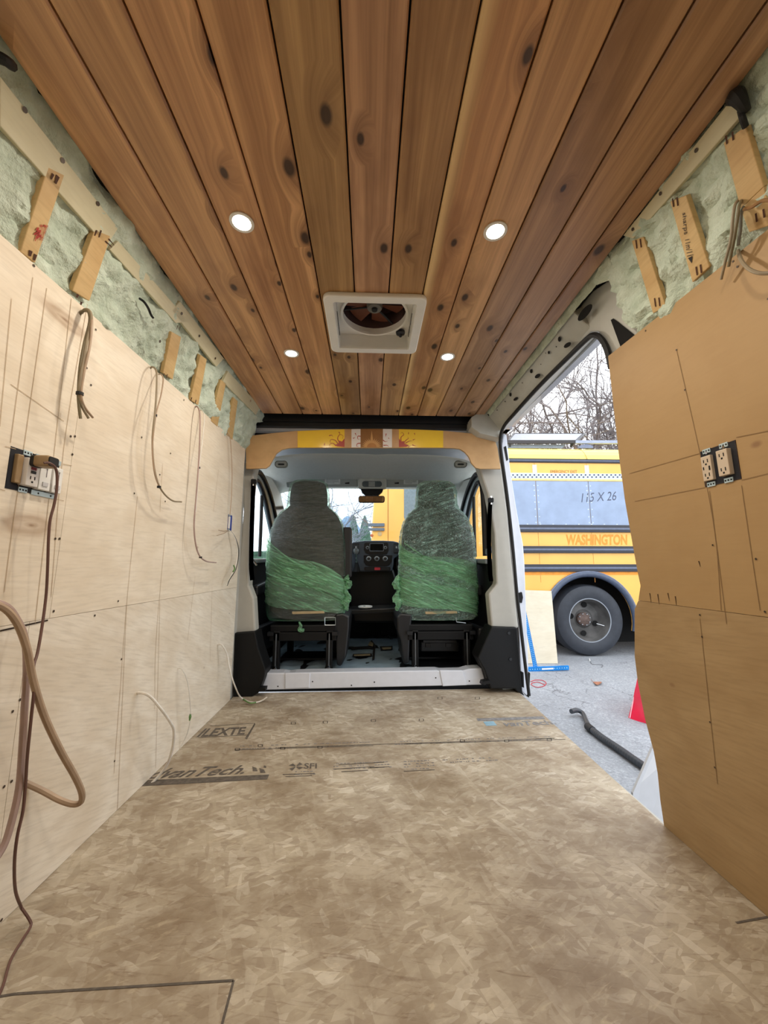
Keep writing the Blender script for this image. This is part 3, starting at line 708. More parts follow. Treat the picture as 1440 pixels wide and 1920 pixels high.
# cab floor
cf = struct(box('floor_2', -0.93, 0.95, 2.78, 4.25, -0.02, 0.075, DARK))
bm = bmesh.new()
grid_surface(bm, lambda a, b: Vector((-0.30 + 0.66 * a, 2.83 + 1.3 * b, 0.079 + 0.012 * noise.fractal(Vector((a * 4, b * 5, 3)), 1, 2, 4))), 30, 40)
obj('floor_mat', bm, VINYL, cf, smooth=True)
bm = bmesh.new()
grid_surface(bm, lambda a, b: Vector((-0.80 + 0.48 * a, 2.9 + 1.2 * b, 0.079 + 0.014 * noise.fractal(Vector((a * 4, b * 5, 9)), 1, 2, 4))), 24, 30)
obj('floor_mat', bm, VINYL, cf, smooth=True)
CFZ = lambda u, v, o=0: PZ(u, v, 0.094)
bm = bmesh.new()
for q in (((656, 1213), (700, 1211), (703, 1215), (660, 1217)), ((662, 1226), (696, 1225), (698, 1229), (661, 1230)), ((692, 1204), (697, 1200), (704, 1210), (702, 1234), (698, 1236), (700, 1212)), ((712, 1212), (736, 1211), (736, 1216), (714, 1218)), ((727, 1182), (729, 1182), (730, 1195), (700, 1194), (727, 1193))):
    add_slab(bm, [CFZ(*p) for p in q], (0, 0, -0.005))
obj('cut_out', bm, plain((18, 16, 16), .9), cf)
bm = bmesh.new()
for q in (((690, 1209), (694, 1202), (700, 1206), (699, 1211)), ((716, 1214), (734, 1213), (733, 1216), (718, 1217)), ((664, 1227), (694, 1226), (694, 1228), (664, 1229))):
    add_slab(bm, [PZ(*p, .098) for p in q], (0, 0, -0.004))
obj('torn_underlay', bm, plain((150, 136, 104), .9), cf)
box('floor_edge', -0.80, 0.82, 2.785, 2.84, 0.05, 0.092, BLACK, cf)
# firewall, cab side doors
fw = struct(box('wall_front', -0.93, 0.95, 4.25, 4.32, -0.1, 0.93, BLACK))
struct(box('wall_front_roof', -1.02, 1.02, 2.60, 2.66, 1.83, 2.14, DARK))
struct(box('ceiling_2', -1.02, 1.02, 2.62, 2.86, 1.80, 1.84, DARK))
struct(box('wall_front_2', -0.95, 0.95, 2.80, 2.84, 1.72, 1.90, plain((70, 74, 78), .6)))
# soft dark cross member above the wooden header
hm = struct(slab('trim_9', [PY(*p, 2.70) for p in ((470, 822), (476, 795), (486, 779), (560, 777), (700, 776), (884, 778), (890, 812), (930, 822), (700, 812))], (0, 0.06, 0), plain((34, 36, 40), .7), bevel=0.01))
struct(tube('trim_10', [PY(462, 835, 2.64), PY(468, 800, 2.64), PY(478, 784, 2.64), PY(492, 775, 2.64)], 0.012, RUBBER))
struct(tube('trim_11', [PY(470, 835, 2.66), PY(474, 806, 2.66), PY(483, 790, 2.66), PY(497, 781, 2.66)], 0.020, plain((150, 158, 176), .3)))
def side_door(name, s):
    X = 0.87 * s; X2 = 0.05 * s
    d = struct(slab(name, [(X, 2.74, 0.05), (X, 4.2, 0.05), (X, 4.2, 0.90), (X, 3.9, 0.90), (X, 2.74, 0.86)], (X2, 0, 0), BLACK, bevel=0.012))
    slab('door_rail', [(X - .03 * s, 2.76, 0.84), (X - .03 * s, 3.9, 0.87), (X - .03 * s, 3.9, 0.90), (X - .03 * s, 2.76, 0.875)], (X2 * 1.4, 0, 0), plain((120, 128, 132), .4), d, bevel=0.008)
    slab('armrest', [(X - .05 * s, 2.95, 0.60), (X - .05 * s, 3.7, 0.64), (X - .05 * s, 3.7, 0.74), (X - .05 * s, 2.95, 0.68)], (X2, 0, 0), DARK, d, bevel=0.015)
    slab('map_pocket', [(X - .07 * s, 2.85, 0.16), (X - .07 * s, 3.7, 0.16), (X - .07 * s, 3.7, 0.34), (X - .07 * s, 2.85, 0.38)], (X2 * 1.3, 0, 0), DARK, d, bevel=0.015)
    # window frame : inner black seal, outer black seal, divider bar of the quarter light
    arch = [(X, 2.86, 0.90), (X, 2.86, 1.20), (X, 2.88, 1.42), (X, 2.96, 1.485), (X, 3.08, 1.46), (X, 3.22, 1.38), (X, 3.40, 1.22), (X, 3.62, 1.02), (X, 3.74, 0.90)]
    tube('window_seal', arch, 0.016, RUBBER, d)
    tube('frame_bar', [(X + .01 * s, 3.16, 0.9), (X + .01 * s, 3.16, 1.15), (X + .01 * s, 3.15, 1.40)], 0.014, RUBBER, d, sm=3)
    outer = [(X - .01 * s, 2.80, 0.95), (X - .01 * s, 2.80, 1.30), (X - .01 * s, 2.84, 1.48), (X - .01 * s, 2.93, 1.545), (X - .01 * s, 3.06, 1.54), (X - .01 * s, 3.22, 1.485), (X - .01 * s, 3.36, 1.41), (X - .01 * s, 3.48, 1.32), (X - .01 * s, 3.70, 1.12), (X - .01 * s, 3.90, 0.94)]
    tube('door_seal', outer, 0.022, RUBBER, d)
    bm = bmesh.new()   # frame metal between the two seals
    so, si = smooth_path(outer, 4), smooth_path(arch, 4); n = 33
    A = [so[int(i * (len(so) - 1) / (n - 1))] for i in range(n)]; B = [si[int(i * (len(si) - 1) / (n - 1))] for i in range(n)]
    for i in range(n - 1): add_slab(bm, [A[i], A[i + 1], B[i + 1], B[i]], (X2 * .6, 0, 0))
    bmesh.ops.remove_doubles(bm, verts=bm.verts, dist=1e-5)
    obj('window_frame', bm, plain((140, 156, 160), .35), d)
    wgl = bmesh.new(); wgl.faces.new([wgl.verts.new((X + .02 * s, y, z)) for _, y, z in arch]); bmesh.ops.solidify(wgl, geom=wgl.faces[:], thickness=0.004)
    gl = obj('window_%d' % (2 if s < 0 else 3), wgl, GLASS); struct(gl)
    return d
side_door('door_1', -1); side_door('door_2', 1)
# rear of the door opening: body panel between pillar and door window
for s, n in ((-1, 12), (1, 13)):
    struct(slab('trim_%d' % n, [(0.91 * s, 2.70, -0.3), (0.91 * s, 2.80, -0.3), (0.91 * s, 2.80, 1.80), (0.91 * s, 2.70, 1.80)], (0.07 * s, 0, 0), PAINT))
# headliner
def hl(a, b):
    x = -0.885 + 1.77 * a; y = 2.665 + (3.64 - 2.665) * b
    zc = 1.655 + 0.02 * math.sin(b * math.pi) - 0.095 * max(0, (b - 0.45) / 0.55) ** 1.6
    rib = 0.006 * math.exp(-((x - 0.05) / 0.05) ** 2) * (1 - b)
    e = (abs(x) / 0.885) ** 5
    return Vector((x, y, zc - rib - e * (0.125 - 0.06 * b) - 0.035 * math.exp(-((b) / 0.12) ** 2)))
bm = bmesh.new(); grid_surface(bm, hl, 40, 24)
bmesh.ops.solidify(bm, geom=bm.faces[:], thickness=-0.02)
hd = struct(obj('ceiling_3', bm, HEADLINER, smooth=True))
slab('roof_shell', [(-0.95, 2.66, 1.78), (0.95, 2.66, 1.78), (0.95, 3.70, 1.66), (-0.95, 3.70, 1.66)], (0, 0, 0.03), WHITE_PAINT, hd)
# front roof rail above the windscreen
bm = bmesh.new(); grid_surface(bm, lambda a, b: Vector((-0.88 + 1.76 * a, 3.62 + 0.06 * b, 1.572 - 0.05 * (abs(2 * a - 1)) ** 4 + 0.05 * b)), 24, 2); obj('roof_rail', bm, HEADLINER, hd, smooth=True)
# A pillars: strip between the door seal and the edge of the windscreen
for s, n in ((-1, 14), (1, 15)):
    bm = bmesh.new()
    A = smooth_path([(0.875 * s, 3.02, 1.56), (0.875 * s, 3.20, 1.52), (0.875 * s, 3.38, 1.43), (0.875 * s, 3.52, 1.32), (0.88 * s, 3.74, 1.12), (0.88 * s, 3.95, 0.93)], 6)
    B = smooth_path([(0.83 * s, 3.50, 1.60), (0.835 * s, 3.60, 1.575), (0.845 * s, 3.68, 1.50), (0.84 * s, 3.82, 1.37), (0.835 * s, 4.10, 1.17), (0.835 * s, 4.35, 0.98)], 6)
    for i in range(len(A) - 1): add_slab(bm, [A[i], A[i + 1], B[i + 1], B[i]], (0.03 * s, 0.01, 0.02))
    bmesh.ops.remove_doubles(bm, verts=bm.verts, dist=1e-5)
    struct(obj('trim_%d' % n, bm, HEADLINER, smooth=True))
wg = bmesh.new(); add_slab(wg, [(-0.88, 3.64, 1.60), (0.88, 3.64, 1.60), (0.88, 4.55, 0.92), (-0.88, 4.55, 0.92)], (0, 0.003, 0.004))
struct(obj('window_1', wg, GLASS))

# ================================================================== THINGS IN THE CAB
def flatpanel(name, pts, y, th, m, parent, bevel=0.0): return pslab(name, pts, y, th, m, parent, bevel)
def rpx(u0, u1, v0, v1, r, n=4): return rrect((u0 + u1) / 2, (v0 + v1) / 2, (u1 - u0) / 2, (v1 - v0) / 2, r, n)
# wooden header shelf with stickers
HY = 2.585
OAK = plywood((212, 174, 126), (194, 150, 100), 0.9, 1.57)
outline = [(461, 818), (510, 812), (558, 807.5), (630, 805), (702, 804), (770, 805), (831, 807.5), (880, 812), (926, 819), (933, 840), (939, 879), (900, 879), (892, 877), (884, 868), (879, 856), (872, 848), (863, 842), (850, 840), (831, 839.5), (702, 839.5), (558, 839), (540, 840), (528, 843), (518, 850), (511, 862), (505, 873), (498, 878), (461, 879), (461, 850), (459, 834)]
hs = thing('header_board', 'arched light wood board across the cab opening with yellow flame stickers', 'board', PY(700, 840, HY))
flatpanel('board', outline, HY, 0.02, OAK, hs, bevel=0.002)
STY = plain((246, 206, 70), 0.12, var=0.02, coat=0.5); STW = plain((226, 220, 214), 0.25, var=0.02); STR_ = plain((168, 52, 30), 0.4, var=0.03)
STB = plain((140, 96, 52), 0.35, var=0.1); STT = plain((196, 148, 92), 0.35, var=0.06); STL = plain((190, 146, 98), 0.3, var=0.1)
def topv(u): return 804 + abs(u - 702) ** 2 * 3.5 / 129 ** 2 + 0.2
def sticker(name, u0, u1, m, off=0.0015):
    pts = [(u0 + (u1 - u0) * k / 8, topv(u0 + (u1 - u0) * k / 8)) for k in range(9)]
    return flatpanel(name, pts + [(u1, 839), (u0, 839)], HY - off, off, m, hs)
sticker('yellow_sticker', 558, 646, STY); sticker('yellow_sticker', 748, 831, STY)
sticker('wood_sticker', 646, 659, STL); sticker('wood_sticker', 735, 748, STL)
sticker('white_sticker', 659, 676, STW); sticker('white_sticker', 718, 735, STW)
sticker('brown_sticker', 676, 718, STB)
HP2 = lambda u, v, o=0.0: PY(u, v, HY - 0.0022 - o)
def blob(bm, pts, o=0.0): bm.faces.new([bm.verts.new(HP2(u, v, o)) for u, v in pts])
bm = bmesh.new()
blob(bm, [(646, 822), (641, 828), (636, 826), (634, 832), (628, 834), (632, 837), (646, 838.5)])
blob(bm, [(748, 822), (752, 828), (757, 827), (759, 832), (767, 835), (762, 838), (748, 838.5)])
for ln in (((636, 829), (633, 822), (637, 815), (643, 817), (642, 823)), ((634, 833), (629, 826), (621, 824), (619, 829), (623, 831)), ((630, 836), (624, 831), (618, 834), (620, 838)), ((617, 817), (622, 816), (624, 819)),
           ((635, 810), (637, 812), (636, 815)), ((608, 835), (609, 830)), ((752, 828), (752, 820), (757, 815), (754, 811), (751, 813)), ((757, 830), (763, 824), (766, 822), (764, 819)), ((760, 831), (768, 827), (773, 827)),
           ((766, 811), (766, 815)), ((777, 812), (778, 816)), ((774, 825), (779, 823)), ((773, 834), (781, 837)), ((765, 838), (770, 836)),
           ((666, 812), (668, 817)), ((662, 822), (666, 820)), ((676, 818), (671, 818), (671, 823), (675, 824)), ((676, 831), (670, 832), (669, 837), (673, 837)), ((718, 825), (722, 828), (727, 827)), ((724, 813), (723, 819)), ((728, 821), (730, 823)), ((719, 835), (726, 835), (729, 838))):
    ribbon(bm, [HP2(*p, .0002) for p in ln], 0.007, 0.001, (0, -1, 0))
obj('flame_print', bm, STR_, hs, kind='stuff')
bm = bmesh.new()   # half sun on the middle sticker
pts = [(676.5, 838.5)]
rays = 15
for k in range(rays * 2 + 1):
    a = math.pi * k / (rays * 2); r = (21 if k == rays else 17) if k % 2 == 0 else 11.5
    if k == rays: r = 31
    pts.append((max(676.6, min(717.4, 697 - r * math.cos(a) * 1.15)), max(806, 838 - r * math.sin(a))))
pts.append((717.5, 838.5)); blob(bm, pts)
obj('sun_print', bm, STT, hs)
bm = bmesh.new(); blob(bm, [(697 + 9 * math.cos(t * math.pi / 12), 838.4 - 8 * math.sin(t * math.pi / 12)) for t in range(13)], .0004)
obj('sun_disc_print', bm, plain((176, 122, 68), .35), hs)

# recessed overhead items on the headliner
def visor(u0, u1, lab, lu0, lu1, side):
    t = thing('sun_visor', lab, 'sun visor', PY((u0 + u1) / 2, 900, 3.50))
    sk = -1 if side < 0 else 1
    pts = [(u0, 902 + (0 if side > 0 else 3)), (u0 + 2, 893 + (0 if side > 0 else 3)), (u0 + 6, 890 + (0 if side > 0 else 3)), (u1 - 6, 890 + (3 if side > 0 else 0)), (u1 - 1, 893 + (3 if side > 0 else 0)), (u1, 912), (u0 + 1, 913)]
    flatpanel('visor_board', pts, 3.47, 0.022, plain((164, 170, 168), .85, var=.03), t, bevel=.004)
    lb = flatpanel('warning_label', [(lu0, 896), (lu1, 896), (lu1, 908), (lu0, 908)], 3.468, 0.001, plain((214, 220, 220), .5), t)
    bm = bmesh.new()
    for k in range(4):
        ribbon(bm, [PY(lu0 + 3, 899 + 2.2 * k, 3.4672), PY(lu1 - 3 - (k == 3) * 8, 899 + 2.2 * k, 3.4672)], .004, .004, (0, -1, 0))
    obj('label_print', bm, plain((130, 140, 142), .5), lb)
    ue = u1 - 20 if side < 0 else u0 + 20
    flatpanel('visor_clip', [(ue - 4, 905), (ue + 4, 904), (ue + 4, 907), (ue - 4, 907)], 3.462, 0.006, DARK, t)
visor(537, 671, 'grey padded sun visor behind the left seat headrest', 609, 638, -1)
visor(724, 854, 'grey padded sun visor above the right seat headrest', 757, 784, 1)
oc = thing('overhead_console', 'grey overhead console with dome lamp between the sun visors', 'console', PY(698, 905, 3.45))
flatpanel('console_body', rpx(672, 725, 897, 916, 4), 3.44, 0.05, plain((190, 194, 190), .6), oc, bevel=.004)
flatpanel('lamp_lens', rpx(679, 716, 902, 913, 4.5), 3.435, 0.006, plain((90, 98, 102), .2), oc, bevel=.001)
flatpanel('lamp_switch', [(691, 903), (703, 903), (703, 912), (691, 912)], 3.430, 0.005, plain((150, 154, 152), .3), oc)
flatpanel('sensor_cover', [(676, 916), (719, 916), (717, 922), (709, 929), (686, 929), (679, 923)], 3.46, 0.05, BLACK, oc, bevel=.003)
mr = thing('rear_view_mirror', 'rectangular rear view mirror hanging under the overhead console', 'mirror', PY(697, 935, 3.40))
flatpanel('mirror_shell', rpx(672, 721.5, 929.5, 942, 4), 3.40, 0.03, BLACK, mr, bevel=.003)
bm = bmesh.new(); bm.faces.new([bm.verts.new(PY(u, v, 3.398)) for u, v in rpx(673, 720.5, 930.5, 941, 3.5)])
obj('mirror_glass', bm, plain((200, 205, 205), .03, metal=1.0, var=0.0), mr)
tube('mirror_stem', [PY(697, 932, 3.43), PY(698, 930, 3.45)], .006, BLACK, mr)
for (u, v, lab) in ((527, 870, 'oval flush roof vent by the left seat side of headliner'), (864, 870, 'oval flush roof vent by the right seat side of headliner')):
    t = thing('roof_vent', lab, 'vent', PY(u, v, 2.86))
    y = 2.85
    add = rrect(u, v, 12, 6.5, 6, 6)
    inn = rrect(u, v, 10.4, 5, 4.8, 6)
    bm = bmesh.new(); add_ring_slab(bm, [PY(a, b, y) for a, b in add], [PY(a, b, y) for a, b in inn], (0, .02, 0)); obj('vent_rim', bm, plain((120, 126, 122), .6), t)
    flatpanel('vent_disc', inn, y + .004, .01, plain((184, 188, 184), .7), t)
    flatpanel('vent_slot', rrect(u, v + .5, 6, 1.6, 1.5, 3), y - .001, .004, plain((50, 54, 54), .6), t)

# dashboard
DB = plain((66, 78, 92), 0.38, var=0.08); DBK = plain((13, 14, 17), 0.3, var=0.1)
ds = thing('dashboard', 'dark grey dashboard with radio and climate dials between the seats', 'dashboard', (0, 3.9, 0.07))
bm = bmesh.new()
pr = [(3.80, 0.98), (3.84, 1.01), (3.95, 1.03), (4.2, 1.01), (4.245, 0.95), (4.245, 0.55), (4.0, 0.55), (3.86, 0.72), (3.80, 0.80)]
add_slab(bm, [(-0.84, y, z) for y, z in pr], (1.68, 0, 0)); obj('dash_body', bm, plain((40, 46, 54), .55), ds, bevel=.02)
Yd = 3.62
flatpanel('stack_shroud', [(656, 1020), (663, 1016), (672, 1015), (684, 1013.5), (720, 1013.5), (738, 1014.5), (748, 1017), (750, 1036), (744, 1044), (738, 1048), (738, 1058), (735, 1071), (658, 1072), (655, 1050)], Yd, 0.30, DB, ds, bevel=.012)
flatpanel('centre_column', [(655, 1066), (738, 1066), (745, 1090), (742, 1168), (662, 1168), (650, 1090)], Yd + .10, 0.40, DBK, ds, bevel=.02)
rad = flatpanel('radio', [(683, 1019), (686, 1017.5), (726, 1017.5), (728, 1019), (729, 1032), (725, 1039), (717, 1040), (693, 1040), (686, 1037), (682, 1031)], Yd - .008, .02, DBK, ds, bevel=.002)
flatpanel('screen', rpx(694, 718.5, 1020, 1032.5, 1), Yd - .011, .004, plain((12, 16, 20), .08), rad)
bm = bmesh.new(); add_ring_slab(bm, [PY(u, v, Yd - .012) for u, v in rrect(706.2, 1026.2, 13.4, 7.4, 1.4)], [PY(u, v, Yd - .012) for u, v in rrect(706.2, 1026.2, 12.4, 6.4, 1)], (0, .004, 0)); obj('screen_bezel', bm, plain((120, 130, 140), .3), rad)
def dial(name, u, v, r, parent):
    d = lathe(name, [(r * 1.15, 0.004), (r * 1.15, -.006), (r * 1.0, -.008), (r * .92, -.024), (r * .5, -.026), (0, -.026)], PY(u, v, Yd - .006), plain((150, 160, 168), .3, metal=.4), parent, axis='y', seg=20)
    lathe('dial_cap', [(r * .66, -.020), (r * .64, -.028), (0, -.029)], PY(u, v, Yd - .006), DARK, d, axis='y', seg=16)
for u in (689, 722.5): dial('tuning_knob', u, 1027, .014, rad)
clp = flatpanel('climate_panel', [(682, 1041), (736, 1041), (735, 1053), (730, 1060), (724, 1062), (692, 1062), (686, 1060), (682, 1054)], Yd - .008, .02, DBK, ds, bevel=.003)
for u in (691.3, 706.5, 722): dial('climate_dial', u, 1047.5, .021, clp)
st = flatpanel('switch_strip', rpx(683, 732, 1063, 1070, 2), Yd - .006, .01, DBK, ds)
flatpanel('hazard_button', rpx(702, 713, 1064, 1069, 1), Yd - .010, .006, plain((196, 50, 66), .4), st)
for u0 in (686, 694.5, 715, 723): flatpanel('switch_button', rpx(u0, u0 + 6.5, 1064.5, 1068.8, 1), Yd - .009, .005, DARK, st)
for u0, u1 in ((661, 674), (738, 748.5)):
    vt = flatpanel('air_vent', rpx(u0, u1, 1019, 1038, 1.5), Yd - .006, .02, DBK, ds)
    n = 5
    for k in range(n):
        u = u0 + (u1 - u0) * (k + .5) / n; flatpanel('vent_slat', [(u - .45, 1020.5), (u + .45, 1020.5), (u + .45, 1036), (u - .45, 1036)], Yd - .011, .006, plain((84, 92, 102), .4), vt)
    flatpanel('vent_tab', rpx((u0 + u1) / 2 - 1.2, (u0 + u1) / 2 + 1.2, 1024, 1028, .8), Yd - .014, .006, plain((190, 196, 200), .3), vt)
tube('shift_boot', [PY(669, 1072, Yd - .03), PY(669, 1064, Yd - .03), PY(668.5, 1054, Yd - .035)], [.034, .024, .012], BLACK, ds)
tube('shift_lever', [PY(668.5, 1056, Yd - .04), PY(668, 1044, Yd - .05), PY(667.6, 1036, Yd - .06)], .008, CHROME, ds)
lathe('shift_knob', [(0, -.030), (.016, -.026), (.026, -.008), (.027, .008), (.018, .022), (0, .026)], PY(667.6, 1033.5, Yd - .06), plain((110, 118, 120), .25), ds)
flatpanel('glove_tray', [(742, 1036), (762, 1034), (768, 1066), (742, 1068)], Yd + .10, .12, BLACK, ds, bevel=.006)
flatpanel('cluster_hood', [(560, 1018), (590, 1010), (655, 1016), (655, 1050), (560, 1050)], Yd + .12, .15, DBK, ds, bevel=.01)
cp = thing('cup_tray', 'low black tray between the seats in front of dashboard', 'tray', PY(700, 1150, 3.35))
slab('tray', [PY(650, 1144, 3.35), PY(748, 1140, 3.35), PY(748, 1148, 3.35), PY(650, 1152, 3.35)], (0, .32, 0), plain((24, 27, 30), .35), cp, bevel=.006)
lid = PY(685, 1138, 3.40)
t = thing('plastic_lid', 'round white plastic lid lying on the black tray', 'lid', lid)
lathe('lid', [(0, .0), (.060, 0), (.062, .010), (.054, .014), (.050, .010), (0, .010)], lid + Vector((0, 0, -.004)), WHITE, t, seg=28)
lathe('lid_hole', [(0, .011), (.010, .011), (.010, .013), (0, .013)], lid + Vector((-.008, 0, -.004)), HOLE, t, seg=10)

# seat belts on the pillars
for (lab, pth, top, s) in (('black seat belt with bright guide on the left pillar', [(475, 905), (474, 940), (472, 1000), (471, 1060), (473, 1088)], (475, 903), -1),
                        ('black seat belt with upper guide on the right pillar', [(921, 938), (919, 948), (917, 1000), (918, 1060), (921, 1090)], (921, 938), 1)):
    t = thing('seat_belt', lab, 'seat belt', PY(*top, 2.645))
    bm = bmesh.new(); ribbon(bm, [PY(u, v, 2.64) for u, v in pth], .03, .03, (0, -1, 0)); bmesh.ops.solidify(bm, geom=bm.faces[:], thickness=.003); obj('webbing', bm, RUBBER, t)
    flatpanel('belt_guide', rpx(top[0] - 5, top[0] + 5, top[1] - 5, top[1] + 4, 2), 2.62, .02, BLACK, t, bevel=.003)
    tube('guide_pin', [PY(top[0], top[1] - 8, 2.63), PY(top[0], top[1] + 8, 2.63)], .006, CHROME, t)
tube('window_crank', [PY(475, 1050, 2.72), PY(481, 1060, 2.71)], .007, CHROME, bpy.data.objects['door_1'])

# seats ---------------------------------------------------------------
def ring(cx, cy, z, hx, hy, n=36, e=3.0):
    out = []
    for k in range(n):
        t = 2 * math.pi * k / n; c, s_ = math.cos(t), math.sin(t)
        out.append(Vector((cx + hx * math.copysign(abs(c) ** (2 / e), c), cy + hy * math.copysign(abs(s_) ** (2 / e), s_), z)))
    return out
def loft(bm, rings):
    R = [[bm.verts.new(p) for p in r] for r in rings]; n = len(R[0])
    for a, b in zip(R, R[1:]):
        for k in range(n): bm.faces.new((a[k], a[(k + 1) % n], b[(k + 1) % n], b[k]))
    bm.faces.new(R[0]); bm.faces.new(R[-1])
UPH = plain((44, 36, 27), 0.8, var=.15, scale=40, bump=.2); UPH2 = plain((168, 148, 112), 0.8, var=.1)
FILM_G = film(srgb(90, 170, 130), 0.0, 0.0, 'stretch_film_wrap', gloss=.17, streak=.05, tint=(.86, .95, .86)); FILM_D = film(srgb(176, 246, 196), 0.40, -0.38, 'stretch_film_band', tint=(.74, .93, .74), gloss=.14, streak=.45)
FILM_P = film(srgb(196, 244, 226), 0.07, 0.3, 'stretch_film_wrap_cloudy', gloss=.2, streak=.45, crinkle=.5)
def zrow(v, y=2.9): return PY(700, v, y).z
def interp(tab, v):
    for (a, *ra), (b, *rb) in zip(tab, tab[1:]):
        if a <= v <= b:
            t = (v - a) / (b - a); return [p + (q - p) * t for p, q in zip(ra, rb)]
    return list(tab[-1][1:]) if v > tab[-1][0] else list(tab[0][1:])
def seat(cu, label, fl, armrest, driver):
    sc = 2.88 / 720
    cx = PY(cu, 1060, 2.92).x
    root = thing('cab_seat', label, 'seat', (cx, 3.15, 0.075))
    # half widths in metres per row: (row, half width, half depth, forward shift)
    B = [(943, .14, .05, .02), (950, .16, .07, .02), (958, .20, .085, .02), (968, .235, .09, .015), (985, .262, .095, .01), (1010, .276, .10, 0), (1050, .284, .10, .01), (1100, .288, .11, .02), (1128, .284, .115, .03), (1148, .262, .11, .03), (1160, .20, .08, .04)]
    H = [(899, .07, .03, .0), (901, .105, .05, .0), (907, .13, .065, 0), (920, .142, .07, .0), (938, .146, .07, .0), (950, .142, .06, .01), (958, .12, .05, .01)]
    def shell(tab, name, m, parent, grow, e, wob=0.0, seed=0.0, v0=None, v1=None, dv=4, cover=None):
        v0 = tab[0][0] if v0 is None else v0; v1 = tab[-1][0] if v1 is None else v1
        rings = []; n = int((v1 - v0) / dv) + 1
        for i in range(n + 1):
            v = v0 + (v1 - v0) * i / n; hx, hy, sh = interp(tab, v)
            z = zrow(v)
            rr = ring(cx, 2.99 + sh, z, hx + grow, hy + grow, 140, e)
            if wob:
                q = []
                for p in rr:
                    d = (p - Vector((cx, 3.0, z))); d.z = 0; d.normalize()
                    k = noise.fractal(Vector((p.x * 10 + seed, p.y * 10, (z + (0.12 if driver else .4) * p.x) * (60 if driver else 34))), .8, 2, 5) * wob
                    q.append(p + d * (k + wob * 0.7))
                rr = q
            rings.append(rr)
        bm = bmesh.new(); loft(bm, rings); return obj(name, bm, m, parent, smooth=True)
    shell(B, 'backrest', UPH, root, 0, 3.6); shell(H, 'headrest', UPH, root, 0, 3.0)
    # seat cushion and base
    bm = bmesh.new(); loft(bm, [ring(cx, 3.33, z, a, b, 32, 4) for z, a, b in ((.40, .22, .22), (.42, .26, .25), (.50, .27, .26), (.53, .25, .24))]); obj('cushion', bm, UPH, root, smooth=True)
    # film: overall wrap, then the wide diagonal bands round the lower half
    ALL = [(897, .06, .03, .0), (899, .105, .055, 0), (905, .136, .07, 0), (920, .148, .075, 0), (938, .152, .08, .005), (950, .160, .085, .01), (960, .21, .095, .015), (972, .245, .10, .015), (988, .268, .102, .01), (1012, .282, .108, 0), (1050, .29, .11, .01), (1100, .294, .12, .02), (1140, .290, .12, .03), (1158, .28, .12, .03), (1164, .26, .11, .03)]
    wr = shell(ALL, 'plastic_wrap', FILM_G if driver else FILM_P, root, .006, 3.4, .004 if driver else .008, cu * .1, dv=1.6)
    bm = bmesh.new()
    def band(vl, vr, wl_, wr2, seed, y_off):
        nu = 90; nv = 50
        def f(a, b):
            th = math.pi * (1.06 + 0.88 * a)      # round the back of the seat, left edge to right edge
            vmid = (vl + (vr - vl) * a); half = (wl_ + (wr2 - wl_) * a); v = min(vmid + half * (2 * b - 1), 1160)
            hx, hy, sh = interp(ALL, v); c_, s_ = math.cos(th), math.sin(th); e = 3.4
            g2 = .012 + y_off + .008 * noise.fractal(Vector((a * 4 + seed, b * 16 + a * 3, seed)), .8, 2, 5)
            return Vector((cx + (hx + g2) * math.copysign(abs(c_) ** (2 / e), c_), 2.99 + sh + (hy + g2) * math.copysign(abs(s_) ** (2 / e), s_), zrow(v)))
        grid_surface(bm, f, nu, nv)
    if driver: band(1068, 1126, 62, 30, 2.2, .0); band(1040, 1118, 22, 20, 6.2, .004)
    else: band(1080, 1106, 52, 46, 4.1, .0); band(1030, 1100, 14, 12, 8.2, .004); band(1100, 1140, 24, 20, 12.2, .006)
    obj('wrap_band', bm, FILM_D, wr, smooth=True)
    # twisted cords of film crossing the back
    def on_back(u, v, g=.016):
        hx, hy, sh = interp(ALL, v); x = PY(u, v, 2.9).x - cx; k = max(0.0, 1 - abs(x / (hx + g)) ** 3.4) ** (1 / 3.4)
        return Vector((cx + x, 2.99 + sh - (hy + g) * k, zrow(v)))
    cords = [[(498, 1014), (520, 1030), (560, 1060), (600, 1082), (640, 1108)], [(500, 1040), (540, 1072), (590, 1102), (640, 1128)]] if driver else \
            [[(758, 1018), (780, 1034), (800, 1046), (840, 1058), (890, 1068)], [(792, 1042), (790, 1054), (800, 1066), (840, 1076), (888, 1088)], [(760, 1072), (800, 1092), (850, 1110), (890, 1122)], [(760, 1100), (810, 1120), (860, 1134)]]
    for i_, c_ in enumerate(cords): tube('film_cord', [on_back(u, v) for u, v in c_], (.0045, .0035, .0025, .0025)[i_], FILM_D, wr)
    # bunched film at the side
    bm = bmesh.new(); side = 1 if driver else -1
    for k in range(7):
        p = PY(cu + side * (78 + 3 * math.sin(k * 2.1)), 1086 + k * 9, 2.93)
        bmesh.ops.create_icosphere(bm, subdivisions=3, radius=.022 + .008 * math.sin(k * 1.7), matrix=Matrix.Translation(p) @ Matrix.Diagonal((.8, .9, 1.3, 1)))
    for v in bm.verts: v.co += Vector((1, .6, .7)) * noise.fractal(v.co * 40, 1, 2, 4) * .016
    obj('bunched_film', bm, FILM_D, wr, smooth=True)
    if driver:
        tube('film_tail', [PY(561, 1166, 2.88), PY(564, 1174, 2.87), PY(562, 1181, 2.87), PY(570, 1182, 2.87)], [.006, .012, .016, .012], FILM_D, wr)
    # tan foam edge seen at the bottom of the back
    pslab('foam_edge', [(cu - 26, 1147), (cu + 34, 1145.5), (cu + 35, 1150.5), (cu - 25, 1152)], 2.889, .04, UPH2, root, bevel=.004)
    # pedestal
    zt_ = .40
    x0, x1 = cx - .24, cx + .24
